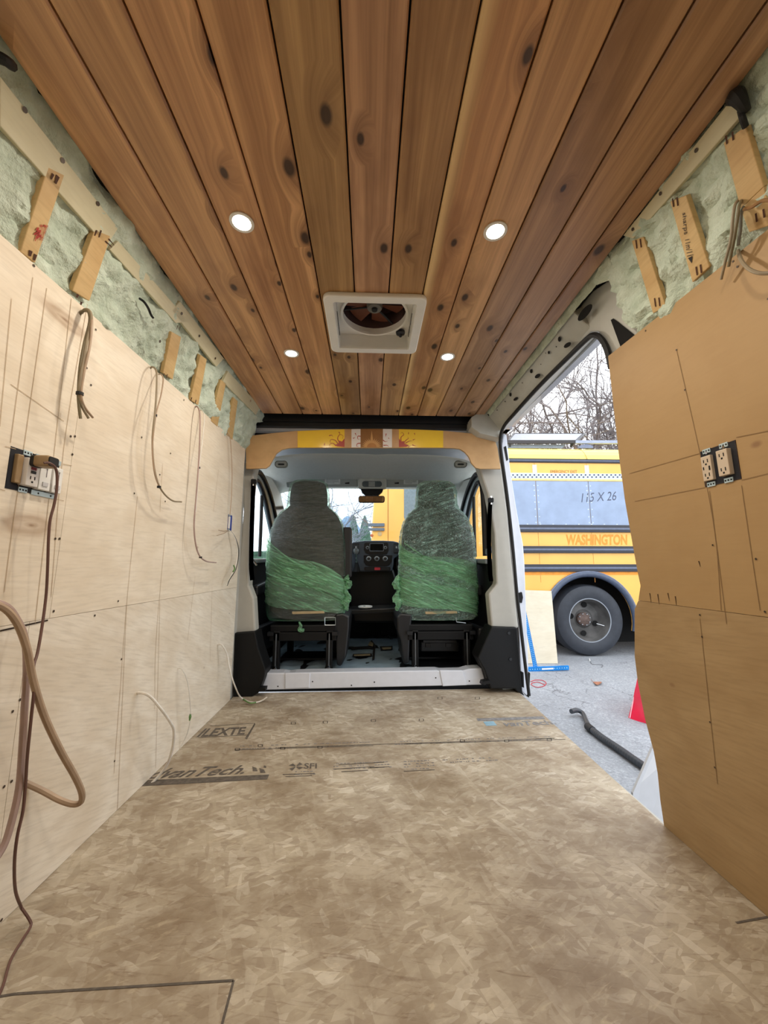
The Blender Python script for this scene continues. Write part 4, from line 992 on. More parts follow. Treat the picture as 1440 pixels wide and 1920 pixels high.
    fr = box('seat_frame', x0, x1, 2.90, 3.45, zt_ - .05, zt_, BLACK, root, bevel=.008)
    box('slide_rail', x0 - .01, x0 + .03, 2.87, 3.5, zt_ - .07, zt_ - .045, DARK, root); box('slide_rail', x1 - .03, x1 + .01, 2.87, 3.5, zt_ - .07, zt_ - .045, DARK, root)
    bm = bmesh.new(); bx(bm, x0, x1, 2.89, 2.92, zt_ - .11, zt_ - .05); obj('cross_bar', bm, BLACK, root, bevel=.004)
    for xx, yy in ((cx - .19, 2.89), (cx + .19, 2.89), (cx - .19, 3.40), (cx + .19, 3.40)):
        lg = box('leg', xx - .024, xx + .024, yy, yy + .05, .085, zt_ - .04, BLACK, root, bevel=.005)
        if yy < 3: lathe('floor_bolt', [(0, 0), (.014, 0), (.014, .012), (.009, .014), (.009, .026), (0, .028)], (xx, yy - .012, .095), CHROME, lg, seg=8)
        if yy < 3: box('leg_rib', xx - .004, xx + .004, yy - .006, yy + .002, .12, zt_ - .06, plain((90, 94, 98), .4), lg)
    box('base_plate', x0 + .01, x1 - .01, 3.20, 3.45, .085, .10, DARK, root)
    pslab('side_shroud', [(cu + s_ * q, v) for s_, q, v in ((1, 56, 1152), (1, 70, 1150), (1, 82, 1156), (1, 82, 1176), (1, 76, 1232), (1, 66, 1250), (1, 58, 1248))] if driver else
          [(cu - q, v) for q, v in ((50, 1152), (72, 1150), (79, 1158), (78, 1182), (72, 1200), (66, 1246), (56, 1244), (54, 1190))], 2.90, .42, DARK, root, bevel=.012)
    bm = bmesh.new()
    hb = [(cu + 36, 1158), (cu + 56, 1158), (cu + 56, 1172), (cu + 36, 1172), (cu + 36, 1158)] if driver else [(cu + 32, 1158), (cu + 33, 1166), (cu + 50, 1168)]
    add_tube(bm, [PY(u, v, 2.865) for u, v in hb], .004, 6); obj('adjust_handle', bm, STEEL, root)
    if armrest:
        p = rpx(643, 659, 988, 1083, 4); pslab('armrest', p, 2.95, .10, plain((14, 14, 16), .6), root, bevel=.012)
    return root
seat(573, 'left cab seat wrapped in green film, smooth dark back, raised armrest', 0, True, True)
seat(823, 'right cab seat wrapped in crinkled bright green film', 0, False, False)
jb = thing('tool_case', 'black jack case stowed beneath the right cab seat', 'case', PY(825, 1222, 3.05))
pslab('case_body', rpx(789, 861, 1203, 1222, 3), 3.05, .14, plain((34, 36, 38), .4), jb, bevel=.008)
pslab('case_lid', rpx(793, 857, 1200, 1206, 2), 3.045, .12, plain((48, 50, 52), .4), jb, bevel=.004)
for u in (803, 841): pslab('latch', rpx(u - 5, u + 5, 1206, 1214, 1), 3.04, .012, plain((20, 20, 22), .3), jb, bevel=.002)

# ================================================================== THINGS IN THE LOAD SPACE
# recessed puck lights; the two rows in view and the rows behind the camera
GLOW = emit((1.0, 0.93, 0.80), 14.0)
def puck(x, y, label):
    t = thing('recessed_light', label, 'light', (x, y, Z_C), 'round recessed lights in the cedar ceiling')
    bm = bmesh.new(); n = 40
    O = [(x + .036 * math.cos(2 * math.pi * k / n), y + .036 * math.sin(2 * math.pi * k / n), Z_C - .0045) for k in range(n)]
    I = [(x + .027 * math.cos(2 * math.pi * k / n), y + .027 * math.sin(2 * math.pi * k / n), Z_C - .0045) for k in range(n)]
    add_ring_slab(bm, O, I, (0, 0, .0045)); obj('trim_ring', bm, WHITE, t, bevel=.001)
    lathe('lens', [(0, -.003), (.0275, -.003), (.0275, -.0005), (0, -.0005)], (x, y, Z_C), GLOW, t, seg=32)
    ld = bpy.data.lights.new('lamp', 'AREA'); ld.shape = 'DISK'; ld.size = 0.055; ld.energy = PUCK_POWER; ld.color = (1.0, 0.90, 0.76)
    lo_ = bpy.data.objects.new('lamp', ld); C.objects.link(lo_); lo_.location = (x, y, Z_C - .006); lo_.parent = t; lo_.matrix_parent_inverse = Matrix.Translation(-t.location)
puck(-.389, 1.047, 'glowing round ceiling light, left of the two nearer the viewer')
puck(.388, 1.047, 'glowing round ceiling light, right of the two nearer the viewer')
puck(-.383, 1.772, 'glowing round ceiling light nearer the cab, left of the roof fan')
puck(.387, 1.772, 'glowing round ceiling light nearer the cab, right of the roof fan')
for x, sd in ((-.386, 'left'), (.388, 'right')):
    puck(x, .32, 'glowing round ceiling light overhead, %s, in the first row behind' % sd)

# roof fan
fx, fy = .020, 1.530
fan = thing('roof_fan', 'white square framed roof vent fan set in the cedar ceiling', 'fan', (fx, fy, Z_C))
bm = bmesh.new()
add_ring_slab(bm, [(a, b, Z_C - .020) for a, b in rrect(fx, fy, .201, .196, .030)], [(a, b, Z_C - .020) for a, b in rrect(fx, fy, .162, .158, .006)], (0, 0, .020)); obj('frame', bm, WHITE, fan, bevel=.004)
bm = bmesh.new()
add_ring_slab(bm, [(a, b, Z_C - .012) for a, b in rrect(fx, fy, .166, .162, .006)], [(a, b, Z_C - .012) for a, b in rrect(fx, fy, .161, .157, .006)], (0, 0, .10)); obj('collar', bm, WHITE, fan)
n = 48; zp = Z_C + .052
sq = []
for k in range(n):
    a = 2 * math.pi * k / n; c, s_ = math.cos(a), math.sin(a); m_ = max(abs(c), abs(s_)); sq.append((fx + .160 * c / m_, fy + .156 * s_ / m_, zp))
bm = bmesh.new(); add_ring_slab(bm, sq, [(fx + .138 * math.cos(2 * math.pi * k / n), fy + .138 * math.sin(2 * math.pi * k / n), zp) for k in range(n)], (0, 0, .02)); obj('screen_plate', bm, WHITE, fan)
bm = bmesh.new(); add_ring_slab(bm, [(fx + .146 * math.cos(2 * math.pi * k / n), fy + .146 * math.sin(2 * math.pi * k / n), zp - .012) for k in range(n)], [(fx + .136 * math.cos(2 * math.pi * k / n), fy + .136 * math.sin(2 * math.pi * k / n), zp - .012) for k in range(n)], (0, 0, .014)); obj('screen_ring', bm, WHITE, fan, smooth=True)
DOME = plain((92, 72, 72), 0.18, var=.12, scale=8)
lathe('dome', [(.137, 0.02), (.150, .10), (.12, .14), (0, .155)], (fx, fy, zp), DOME, fan, seg=32, cap=False)
BL = plain((150, 96, 76), 0.25)
for k in range(6):
    a = 2 * math.pi * k / 6 + .3
    bm = bmesh.new()
    def f(p, q):
        r = .035 + .090 * p; w_ = (.018 + .022 * p) * (q - .5) * 2; an = a + w_ / r
        return Vector((fx + r * math.cos(an), fy + r * math.sin(an), zp + .045 + .010 * (q - .5) * 2))
    grid_surface(bm, f, 5, 4); bmesh.ops.solidify(bm, geom=bm.faces[:], thickness=.003); obj('blade', bm, BL, fan, smooth=True)
lathe('motor_hub', [(0, .020), (.030, .020), (.034, .028), (.034, .06), (0, .06)], (fx, fy, zp), plain((120, 118, 112), .3), fan, seg=24)
lathe('motor_cap', [(0, .012), (.012, .012), (.014, .022), (0, .022)], (fx, fy, zp), DARK, fan, seg=16)
for k in range(3):
    a = 2 * math.pi * k / 3 + .9
    tube('motor_strut', [(fx + .03 * math.cos(a), fy + .03 * math.sin(a), zp + .030), (fx + .136 * math.cos(a), fy + .136 * math.sin(a), zp + .026)], .004, DARK, fan, sm=0)
kx, ky = fx + .122, fy + .118
lathe('crank_knob', [(0, -.030), (.006, -.028), (.010, -.018), (.020, -.014), (.022, -.006), (.020, 0), (0, 0)], (kx, ky, zp - .004), plain((26, 28, 40), .4), fan, seg=14)
for sx in (-1, 1):
    tube('side_cord', [(fx + sx * .157, fy - .05, Z_C + .02), (fx + sx * .157, fy, Z_C + .014), (fx + sx * .157, fy + .10, Z_C + .01)], .0015, DARK, fan)

# ---- wall boxes
def wbox(name, Pn, N, S):
    """local frame on a wall: a along the van (towards the cab), b up, c out of the wall"""
    N = Vector(N); A = Vector((0, 1, 0)); Bv = N.cross(A) * S
    if Bv.z < 0: Bv = -Bv
    return lambda o: (lambda a, b, c=0.0: o + A * a + Bv * b + N * c)
def lbox(bm, L, a0, a1, b0, b1, c0, c1):
    vs = [bm.verts.new(L(a, b, c)) for a in (a0, a1) for b in (b0, b1) for c in (c0, c1)]
    for f in ((0, 1, 3, 2), (4, 6, 7, 5), (0, 4, 5, 1), (2, 3, 7, 6), (0, 2, 6, 4), (1, 5, 7, 3)): bm.faces.new([vs[i] for i in f])
def lb(name, L, a0, a1, b0, b1, c0, c1, m, parent, bevel=0.0):
    bm = bmesh.new(); lbox(bm, L, a0, a1, b0, b1, c0, c1); return obj(name, bm, m, parent, bevel=bevel)
OUTLET = plain((232, 228, 224), .35, var=.02); ALM = plain((206, 188, 166), .35, var=.02); BEIGE = plain((158, 132, 96), .45, var=.04); CAVITY = plain((14, 15, 26), .7)
TABM = plain((196, 214, 220), .4, metal=.5, var=.05)
def receptacle(L, ac, bc, m, parent, kind, w_=.017, h=.034, c1=.012):
    d = lb('receptacle' if kind != 'dimmer' else 'dimmer_switch', L, ac - w_, ac + w_, bc - h, bc + h, -.006, c1, m, parent, bevel=.0015)
    bm = bmesh.new()
    def slot(a, b, wa, hb): lbox(bm, L, ac + a - wa, ac + a + wa, bc + b - hb, bc + b + hb, c1 - .0002, c1 + .0006)
    if kind == 'duplex' or kind == 'usb':
        for o in (.020, -.018):
            slot(-.006, o, .0012, .0045); slot(.006, o, .0012, .004); slot(0, o - .009, .0022, .0022)
        if kind == 'usb': slot(-.009, -.001, .0022, .006); slot(.009, .001, .0016, .004)
        obj('slot', bm, HOLE, d)
    elif kind == 'gfci':
        slot(-.006, -.014, .0012, .004); slot(.006, -.014, .0012, .004); slot(0, -.024, .0022, .0022); obj('slot', bm, HOLE, d)
        lb('test_button', L, ac - .007, ac + .007, bc + .006, bc + .013, c1, c1 + .0012, plain((140, 30, 50), .4), d)
        lb('reset_button', L, ac - .007, ac + .007, bc - .003, bc + .004, c1, c1 + .0012, plain((20, 20, 24), .4), d)
    else:
        slot(0.002, .014, .0010, .014); obj('slot', bm, plain((120, 112, 118), .5), d)
        lb('slider', L, ac - .003, ac + .005, bc + (.022 if kind == 'dimmer' else .0), bc + .027, c1, c1 + .003, WHITE, d)
        lb('rocker', L, ac - .008, ac + .008, bc - .024, bc - .014, c1, c1 + .0025, plain((206, 206, 208), .3), d)
    return d
def yoke(L, ac, bc, s, parent, wide=False):
    t = lb('mounting_strap', L, ac - (.020 if wide else .012), ac + (.020 if wide else .012), bc - .006, bc + .006, .0005, .003, TABM, parent)
    bm = bmesh.new()
    for da in ((-.008, 0, .008) if not wide else (0,)): lbox(bm, L, ac + da - .0018, ac + da + .0018, bc - .002, bc + .002, .003, .0036)
    obj('strap_hole', bm, HOLE, t)
LL = wbox('l', LWP, LWN, 1)
c0 = LW(64, 889)
L = LL(c0)
hy = (LW(110, 900).y - LW(18, 880).y) / 2; hz = (LW(24, 842).z - LW(12, 920).z) / 2
ob = thing('switch_box', 'open wall box on left plywood with test outlet and two white dimmers', 'wall box', c0)
bm = bmesh.new()
add_ring_slab(bm, [L(a, b, .0008) for a, b in ((-hy, -hz), (hy, -hz), (hy, hz), (-hy, hz))], [L(a, b, .0008) for a, b in ((-hy + .002, -hz + .002), (hy - .002, -hz + .002), (hy - .002, hz - .002), (-hy + .002, hz - .002))], L(0, 0, -.01) - L(0, 0, 0))
obj('box_rim', bm, DARK, ob)
lb('box_cavity', L, -hy, hy, -hz, hz, -.004, .0010, CAVITY, ob)
a1, a2, a3 = -hy * .36, hy * .22, hy * .76
receptacle(L, a1, -.002, OUTLET, ob, 'gfci', c1=.020)
receptacle(L, a2, -.004, WHITE, ob, 'dimmer', c1=.016); receptacle(L, a3, -.004, WHITE, ob, 'dimmer', w_=.015, c1=.016)
for a_ in (a1, a2, a3):
    for sgn in (1, -1): yoke(L, a_ if a_ != a1 else a_ - .002, sgn * (hz - .004), sgn, ob, wide=a_ != a1)
lb('side_body', L, a1 - .034, a1 - .018, -.034, .036, -.004, .010, BEIGE, ob, bevel=.002)
for a_ in ((a1 + a2) / 2 + .001, (a2 + a3) / 2 + .001): lb('dimmer_side', L, a_ - .007, a_ + .006, -.036, .032, .0, .006, plain((128, 112, 106), .5), ob)
ad = thing('power_adapter', 'beige and black plug adapter in the left wall outlet', 'adapter', L(a1, .024, .03))
bm = bmesh.new()
def radp(c, g): return [L(a1 + x + .002, .026 + y, c) for x, y in rrect(0, 0, .016 + g, .013 + g, .005, 4)]
loft(bm, [radp(.020, 0), radp(.030, 0), radp(.032, .001), radp(.058, .001), radp(.062, -.001)]); obj('adapter_body', bm, BEIGE, ad, smooth=True)
bm = bmesh.new(); loft(bm, [radp(.0200, .0006), radp(.0285, .0006)]); obj('adapter_band', bm, RUBBER, ad)
bm = bmesh.new(); loft(bm, [radp(.062, -.0015), radp(.065, -.002)]); obj('adapter_face', bm, RUBBER, ad)

c1_ = RW(1350, 871)
LR = wbox('r', RWP, RWN, 1); L = LR(c1_)
hy = (RW(1317, 881).y - RW(1384, 865).y) / 2; hz = (RW(1312, 848).z - RW(1322, 914).z) / 2
ob2 = thing('outlet_box', 'open wall box on the right plywood with two almond outlets', 'wall box', c1_)
lb('box_cavity', L, -hy, hy, -hz, hz, -.004, .0008, CAVITY, ob2)
bm = bmesh.new()
add_ring_slab(bm, [L(a, b, .0014) for a, b in ((-hy, -hz), (hy, -hz), (hy, hz), (-hy, hz))], [L(a, b, .0014) for a, b in ((-hy + .002, -hz + .002), (hy - .002, -hz + .002), (hy - .002, hz - .002), (-hy + .002, hz - .002))], L(0, 0, -.01) - L(0, 0, 0))
obj('box_rim', bm, plain((40, 26, 30), .6), ob2)
receptacle(L, hy * .60, -.002, ALM, ob2, 'usb', w_=.0150, c1=.009)
receptacle(L, -hy * .40, .0, ALM, ob2, 'duplex', w_=.0155, c1=.013)
for a_ in (hy * .60, -hy * .38):
    for sgn in (1, -1): yoke(L, a_, sgn * (hz - .004), sgn, ob2)
    lathe('strap_screw', [(0, .004), (.004, .004), (.004, 0), (0, 0)], L(a_, hz - .009, .004), CHROME, ob2, axis='x', seg=10)
# small blue box near the cab
c2 = LW(430, 980); L = LL(c2)
bb = thing('blue_wall_box', 'small blue wall box at cab end of left plywood with switch', 'wall box', c2)
lb('box_cavity', L, -.028, .036, -.048, .048, -.004, .001, plain((26, 44, 120), .4), bb)
lb('box_side', L, .006, .034, -.046, .046, .001, .003, plain((30, 60, 160), .4), bb)
lb('switch_body', L, -.024, -.004, -.038, .036, .001, .008, OUTLET, bb, bevel=.002)
lb('mounting_strap', L, -.024, .010, -.050, -.040, .001, .003, TABM, bb); lb('mounting_strap', L, -.024, .010, .040, .050, .001, .003, TABM, bb)

# ---- cables on the left wall (off = distance the cable stands off the plywood)
def wire(name, pts, r, m, label, cat='cable', parent=None, group=None, sides=8):
    p = [LW(u, v, o) for u, v, o in pts]
    t = tube(name, p, r, m, parent, sides=sides)
    if parent is None: tag(t, label, cat, group)
    return t
GREY_C = plain((150, 136, 112), .5); TAN_C = plain((176, 152, 128), .5); BROWN_C = plain((104, 74, 66), .45); WHITE_C = plain((226, 222, 214), .45); MAUVE_C = plain((172, 148, 140), .5); GREEN_C = plain((90, 130, 70), .5); OLIVE_C = plain((120, 110, 84), .5)
def bundle(label, strands, ties):
    t = thing('cable_bundle', label, 'cable bundle', LW(*strands[0][0][0]))
    for pts, r, m in strands: tube('cable', [LW(u, v, o) for u, v, o in pts], r, m, t)
    for u, v, o, r in ties:
        p = LW(u, v, o); bm = bmesh.new(); add_tube(bm, [p + Vector((0, 0, .004)), p + Vector((0, 0, -.004))], r, 10); obj('cable_tie', bm, RUBBER, t)
    return t
bundle('thickest tied cable bundle hanging over the left plywood near top edge', [
    ([(150, 592, -.01), (158, 581, .01), (168, 583, .035), (171, 600, .045), (163, 640, .05), (156, 680, .05), (150, 715, .05), (149, 738, .048), (154, 762, .048), (166, 784, .05)], .0038, GREY_C),
    ([(146, 594, -.01), (156, 583, .012), (166, 586, .03), (168, 605, .04), (158, 645, .045), (150, 690, .045), (147, 738, .044), (148, 760, .044), (151, 785, .045)], .0038, OLIVE_C),
    ([(152, 590, -.01), (160, 580, .012), (170, 586, .03), (172, 610, .052), (168, 650, .056), (158, 695, .054), (152, 738, .052), (158, 762, .05), (174, 783, .05)], .0034, TAN_C)],
    [(149.5, 738, .048, .009)])
bundle('tied pair of cables looping over the left plywood, second from the viewer', [
    ([(278, 694, -.01), (286, 688, .01), (293, 696, .03), (294, 720, .04), (291, 770, .045), (286, 820, .045), (288, 870, .045), (296, 905, .045), (308, 926, .045), (324, 939, .045), (340, 941, .045)], .0034, GREY_C),
    ([(296, 702, -.01), (302, 702, .015), (306, 712, .03), (302, 740, .04), (293, 775, .045), (287, 820, .048), (286, 850, .048), (290, 888, .048), (298, 912, .045)], .0026, TAN_C)],
    [(292, 779, .045, .005), (298, 913, .045, .007)])
bundle('pale tied cable loop on left plywood, third from the viewer', [
    ([(364, 766, -.01), (369, 762, .01), (374, 772, .03), (375, 800, .04), (373, 860, .045), (368, 930, .045), (364, 980, .045), (366, 1015, .045), (373, 1040, .045), (386, 1052, .045), (405, 1055, .045)], .0034, MAUVE_C),
    ([(374, 770, -.01), (379, 770, .015), (383, 784, .03), (379, 830, .04), (373, 878, .045), (367, 960, .048)], .0022, WHITE_C)],
    [(373, 877, .045, .006), (376, 1045, .045, .007)])
wire('thin_wire', [(422, 806, -.01), (427, 812, .01), (432, 826, .02), (435, 880, .02), (434, 930, .02), (431, 966, .02)], .0022, TAN_C, 'thin pale wire running from plywood edge down to the blue box', 'wire')
wl1 = thing('wire_loop', 'white and black wires looping down from the blue wall box', 'wire', LW(430, 995, .02))
for pts, r, m in (([(430, 994, .01), (438, 1004, .03), (444, 1020, .04), (445, 1040, .04), (442, 1060, .04), (434, 1078, .04), (425, 1097, .03)], .0025, WHITE_C),
                  ([(431, 994, .012), (440, 1006, .034), (446.5, 1024, .044), (447, 1044, .044), (442, 1068, .044), (431, 1086, .044), (426, 1098, .03)], .0025, plain((50, 54, 48), .5)),
                  ([(438, 1060, .04), (440, 1066, .044), (437, 1072, .044)], .004, GREEN_C)):
    tube('strand', [LW(*p) for p in pts], r, m, wl1)
wire('wire_end', [(428, 994, .01), (421, 996, .03), (410, 994, .04)], .002, TAN_C, 'shorter of two cut wire ends sticking left from the blue box, straight', 'wire')
wire('wire_end', [(428, 995, .01), (420, 1000, .03), (407, 1004, .04)], .002, TAN_C, 'longer of two cut wire ends sticking left from the blue box, drooping', 'wire')
# cables from holes low in the wall
wa = thing('white_cable', 'white cable drooping onto the floor at the far left corner by the cab', 'cable', LW(410, 1208, 0))
p = [LW(409, 1208, .002), LW(417, 1210, .03), LW(426, 1228, .05), LW(431, 1256, .07), LW(440, 1285, .09)]
e = [PZ(452, 1308, .02), PZ(474, 1317, .006), PZ(490, 1314, .01), PZ(501, 1307, .03)]
tube('cable', p + e, .0042, WHITE_C, wa)
tube('green_strand', [PZ(456, 1311, .022), PZ(468, 1318, .014), PZ(480, 1317, .012)], .004, GREEN_C, wa)
wb_ = thing('thin_cable', 'thin white wire with green splice looping low on left plywood', 'cable', LW(336, 1253, 0))
tube('cable', [LW(335, 1253, .002), LW(341, 1255, .02), LW(349, 1270, .04), (LW(355, 1300, .05)), LW(357, 1345, .05), LW(351, 1375, .03), LW(338, 1403, .004)], .0022, WHITE_C, wb_)
tube('splice', [LW(357, 1338, .05), LW(356.5, 1344, .051), LW(355.5, 1351, .05)], [.003, .006, .003], GREEN_C, wb_)
wire('thick_white_cable', [(259, 1299, .002), (270, 1300, .03), (284, 1308, .06), (304, 1332, .09), (318, 1352, .10), (326, 1370, .10), (324, 1400, .09), (315, 1430, .07), (300, 1452, .045), (280, 1473, .018), (268, 1484, .008)], .0052, WHITE_C, 'thick white cable bowing out from a hole low in left plywood')
# heavy cables beside the viewer
wire('heavy_cable', [(-60, 1120, .10), (0, 1136, .11), (30, 1165, .115), (50, 1215, .12), (62, 1275, .12), (82, 1340, .125), (112, 1405, .13), (140, 1455, .13), (153, 1485, .125), (152, 1503, .115), (138, 1508, .10), (112, 1500, .07), (80, 1483, .03), (48, 1468, .002)], .0072, TAN_C, 'heavy beige cable looping out and back into hole in left plywood')
wire('heavy_cable', [(-60, 1125, .08), (5, 1133, .09), (32, 1162, .09), (47, 1200, .09), (50, 1260, .09), (46, 1330, .09), (42, 1400, .09), (36, 1475, .09), (22, 1540, .09), (5, 1590, .09), (-30, 1640, .09)], .0068, MAUVE_C, 'heavy mauve cable hanging straight beside the looped one and leaving frame')
wire('adapter_cord', [(82, 868, .065), (92, 868, .07), (103, 876, .07), (107, 892, .07), (106, 920, .07), (101, 948, .07), (94, 975, .07), (91, 1010, .07), (89, 1070, .07), (86, 1120, .07), (78, 1180, .08), (70, 1225, .09), (63, 1250, .10), (64, 1290, .12), (58, 1350, .12), (51, 1420, .11), (48, 1468, .10), (43, 1520, .10), (32, 1570, .10), (27, 1620, .09), (29, 1670, .07), (40, 1702, .05)],
     .0030, BROWN_C, 'thin brown cord hanging from the plug adapter down to the floor')
tube('cord_on_floor', [LW(40, 1702, .05), PZ(56, 1726, .012), PZ(57, 1738, .004), PZ(42, 1762, .004), PZ(20, 1800, .004), PZ(5, 1850, .004), PZ(-10, 1880, .004)], .0028, BROWN_C, bpy.data.objects['adapter_cord'])
# right wall, top: bundle hanging out of the foam
rb = thing('cable_bundle', 'grey cable ends hanging over the right plywood edge', 'cable bundle', FR(1385, 390))
for pts, r, m in (([(1386, 372, -.01), (1378, 385, .02), (1374, 410, .03), (1370, 450, .04), (1360, 490, .045), (1352, 524, .045)], .0034, GREY_C),
                  ([(1392, 372, -.01), (1386, 386, .03), (1382, 414, .04), (1376, 450, .045), (1370, 480, .045), (1366, 500, .045)], .0034, OLIVE_C),
                  ([(1398, 380, -.01), (1390, 400, .02), (1388, 430, .03), (1384, 460, .04)], .0034, plain((110, 108, 96), .5))):
    tube('cable', [FR(u, v, o) for u, v, o in pts], r, m, rb)
tag(tube('loose_cable', [RW(1384, 470, .004), RW(1390, 488, .03), RW(1404, 504, .04), RW(1424, 512, .04), RW(1450, 512, .03)], .004, GREY_C), 'olive cable curving right out of frame over the right plywood', 'cable')
tag(tube('loose_cable', [FR(1396, 392, .02), FR(1410, 388, .03), FR(1430, 376, .03), FR(1450, 376, .03)], .004, plain((150, 110, 66), .5)), 'brown cable crossing the lower end of a wooden rib cover, right', 'cable')
# black loom in the foam at the upper right
bl = thing('black_loom', 'torn black tape and loom in the foam at upper right corner', 'cable', FR(1380, 190))
tube('loom', [FR(1372, 186, 0), FR(1380, 180, .02), FR(1390, 192, .02), FR(1400, 210, .01)], [.012, .016, .012, .008], RUBBER, bl)
tube('tape_tail', [FR(1388, 205, 0), FR(1392, 220, .02), FR(1398, 238, .01)], .006, RUBBER, bl)
tag(tube('dark_wire', [FL(-10, 105, 0), FL(8, 112, .02), FL(22, 122, .01)], .010, RUBBER), 'black loom end in the foam at the upper left corner', 'cable')

# ================================================================== OUTSIDE
YB = 5.75                       # side of the near bus
GZ = -0.5
def zb(v, y=YB): return PY(1050, v, y).z
def xb(u, v=1000, y=YB): return PY(u, v, y).x
X0, X1 = 1.72, 10.5
bus = thing('school_bus', 'yellow school bus parked crosswise outside the side door, rear wheel in view', 'bus', (3.3, YB + 1.2, GZ))
wc = PY(1108, 1170, YB); R_T = 0.520; wc.z = GZ + R_T
# body shell profile extruded along x; the lower side has the wheel arch cut out
RA = 0.66
zs0 = GZ + .36
pts = [(X0, YB, zb(1058)), (X0, YB, zs0)]
ang = math.asin((zs0 - wc.z) / RA) if abs(zs0 - wc.z) < RA else 0
n = 24
a0 = math.pi - ang; a1_ = ang
for k in range(n + 1):
    a = a0 + (a1_ - a0) * k / n; pts.append((wc.x + RA * math.cos(a), YB, wc.z + RA * math.sin(a)))
pts += [(X1, YB, zs0), (X1, YB, zb(1058))]
slab('skirt_panel', pts, (0, .05, 0), YELLOW, bus)
prof = [(YB, zb(1058)), (YB, zb(868)), (YB + .03, zb(861)), (YB + .08, zb(848)), (YB + .22, zb(841) + .04), (YB + .7, zb(839) + .12), (YB + 1.2, zb(839) + .15), (YB + 1.7, zb(839) + .12), (YB + 2.2, zb(848)), (YB + 2.4, zb(868)), (YB + 2.4, zs0), (YB + .6, zs0), (YB + .6, zb(1058))]
slab('body', [(X0, y, z) for y, z in prof], (X1 - X0, 0, 0), YELLOW, bus)
rp = [(YB - .015, zb(861)), (YB - .01, zb(853)), (YB + .03, zb(845)), (YB + .12, zb(840)), (YB + .4, zb(839) + .10), (YB + 1.2, zb(839) + .17), (YB + 2.0, zb(839) + .1), (YB + 2.42, zb(861)), (YB + 2.3, zb(861)), (YB + 1.2, zb(839) + .1), (YB + .05, zb(861))]
slab('roof', [(X0 - .02, y, z) for y, z in rp], (X1 - X0 + .04, 0, 0), YELLOW_ROOF, bus, bevel=.01)
def rail(v0, v1, d=.03):
    r = box('rub_rail', X0, X1, YB - d, YB, zb(v1), zb(v0), RAIL_BLK, bus, bevel=.006)
    zm = (zb(v0) + zb(v1)) / 2; h = (zb(v0) - zb(v1)) * .14
    box('rail_rib', X0, X1, YB - d - .008, YB - d, zm - h, zm + h, plain((96, 104, 124), .3), r, bevel=.003)
rail(861, 868, .02); rail(985, 998); rail(1024, 1037); rail(1058, 1072)
box('orange_line', X0, X1, YB - .003, YB, zb(1078), zb(1072), plain((240, 150, 30), .4), bus)
# blanked window band
box('drip_moulding', X0, X1, YB - .012, YB, zb(902), zb(898), plain((226, 196, 130), .4), bus, bevel=.003)
box('perforated_strip', X0, X1, YB - .008, YB, zb(898), zb(887.5), plain((198, 204, 216), .5, var=.1, scale=9), bus)
bm = bmesh.new(); k = 0; u = 950.0
while u < 1185:
    oval(bm, lambda a, b: PY(a, b, YB - .0095), u, 890.5 if k % 2 else 894.5, 1.7, 1.5); u += 4.0; k += 1
obj('perforation', bm, plain((70, 76, 92), .6), bus, kind='stuff')
seams = [xb(912), xb(1009), xb(1109), xb(1109) + (xb(1109) - xb(1009)), xb(1109) + 2 * (xb(1109) - xb(1009))]
lastx = X0
for sx in seams + [X1]:
    box('window_blank', lastx + .004, sx - .004, YB - .014, YB, zb(984.5), zb(902.5), GLASS_PANEL, bus, bevel=.003); lastx = sx
bm = bmesh.new()
for sx in seams:
    for dx in (-.03, .03):
        for v in (911, 920, 930, 942, 955, 969, 980): 
            c = Vector((sx + dx, YB - .015, zb(v))); bm.faces.new([bm.verts.new(c + Vector((math.cos(q * math.pi / 4) * .010, 0, math.sin(q * math.pi / 4) * .010))) for q in range(8)])
x = X0 + .1
while x < 6: 
    c = Vector((x, YB - .015, zb(983))); bm.faces.new([bm.verts.new(c + Vector((math.cos(q * math.pi / 4) * .014, 0, math.sin(q * math.pi / 4) * .009))) for q in range(8)]); x += .2
obj('rivet', bm, plain((196, 208, 222), .4), bus, kind='stuff')
bm = bmesh.new()
for sx in seams:
    for va, vb in ((868.5, 887), (998.5, 1023.5), (1037.5, 1057.5), (1078.5, 1092)):
        bx(bm, sx - .003, sx + .003, YB - .0015, YB, zb(vb), zb(va))
obj('body_seam', bm, plain((200, 130, 50), .5), bus)
bm = bmesh.new()
for sx in seams[1:3]:
    bx(bm, sx - .035, sx + .035, YB - .004, YB, zb(902), zb(872))
obj('seam_patch', bm, plain((214, 206, 190), .5), bus)
tube('roof_joint', [PY(1078, 839.5, YB + .03), PY(1092, 846, YB - .02), PY(1099, 856, YB - .022), PY(1101, 861, YB - .022)], .003, plain((150, 110, 40), .5), bus)
text('lettering', 'WASHINGTON', quad_map(lambda u, v: PY(u, v, YB - .002), (1061, 1002), (1176, 1002), (1176, 1022), (1061, 1022)), plain((240, 146, 44), .5), bus, bold=.035)
text('lettering', 'EMERGENCY EXIT', quad_map(lambda u, v: PY(u, v, YB - .002), (1032, 881.5), (1082, 881.5), (1082, 887.3), (1032, 887.3)), plain((150, 80, 30), .5), bus)
text('scrawled_marking', '115 X 26', quad_map(lambda u, v: PY(u, v, YB - .0145), (1092, 925), (1157, 921), (1155, 938), (1090, 942)), plain((78, 84, 104), .6), bus)
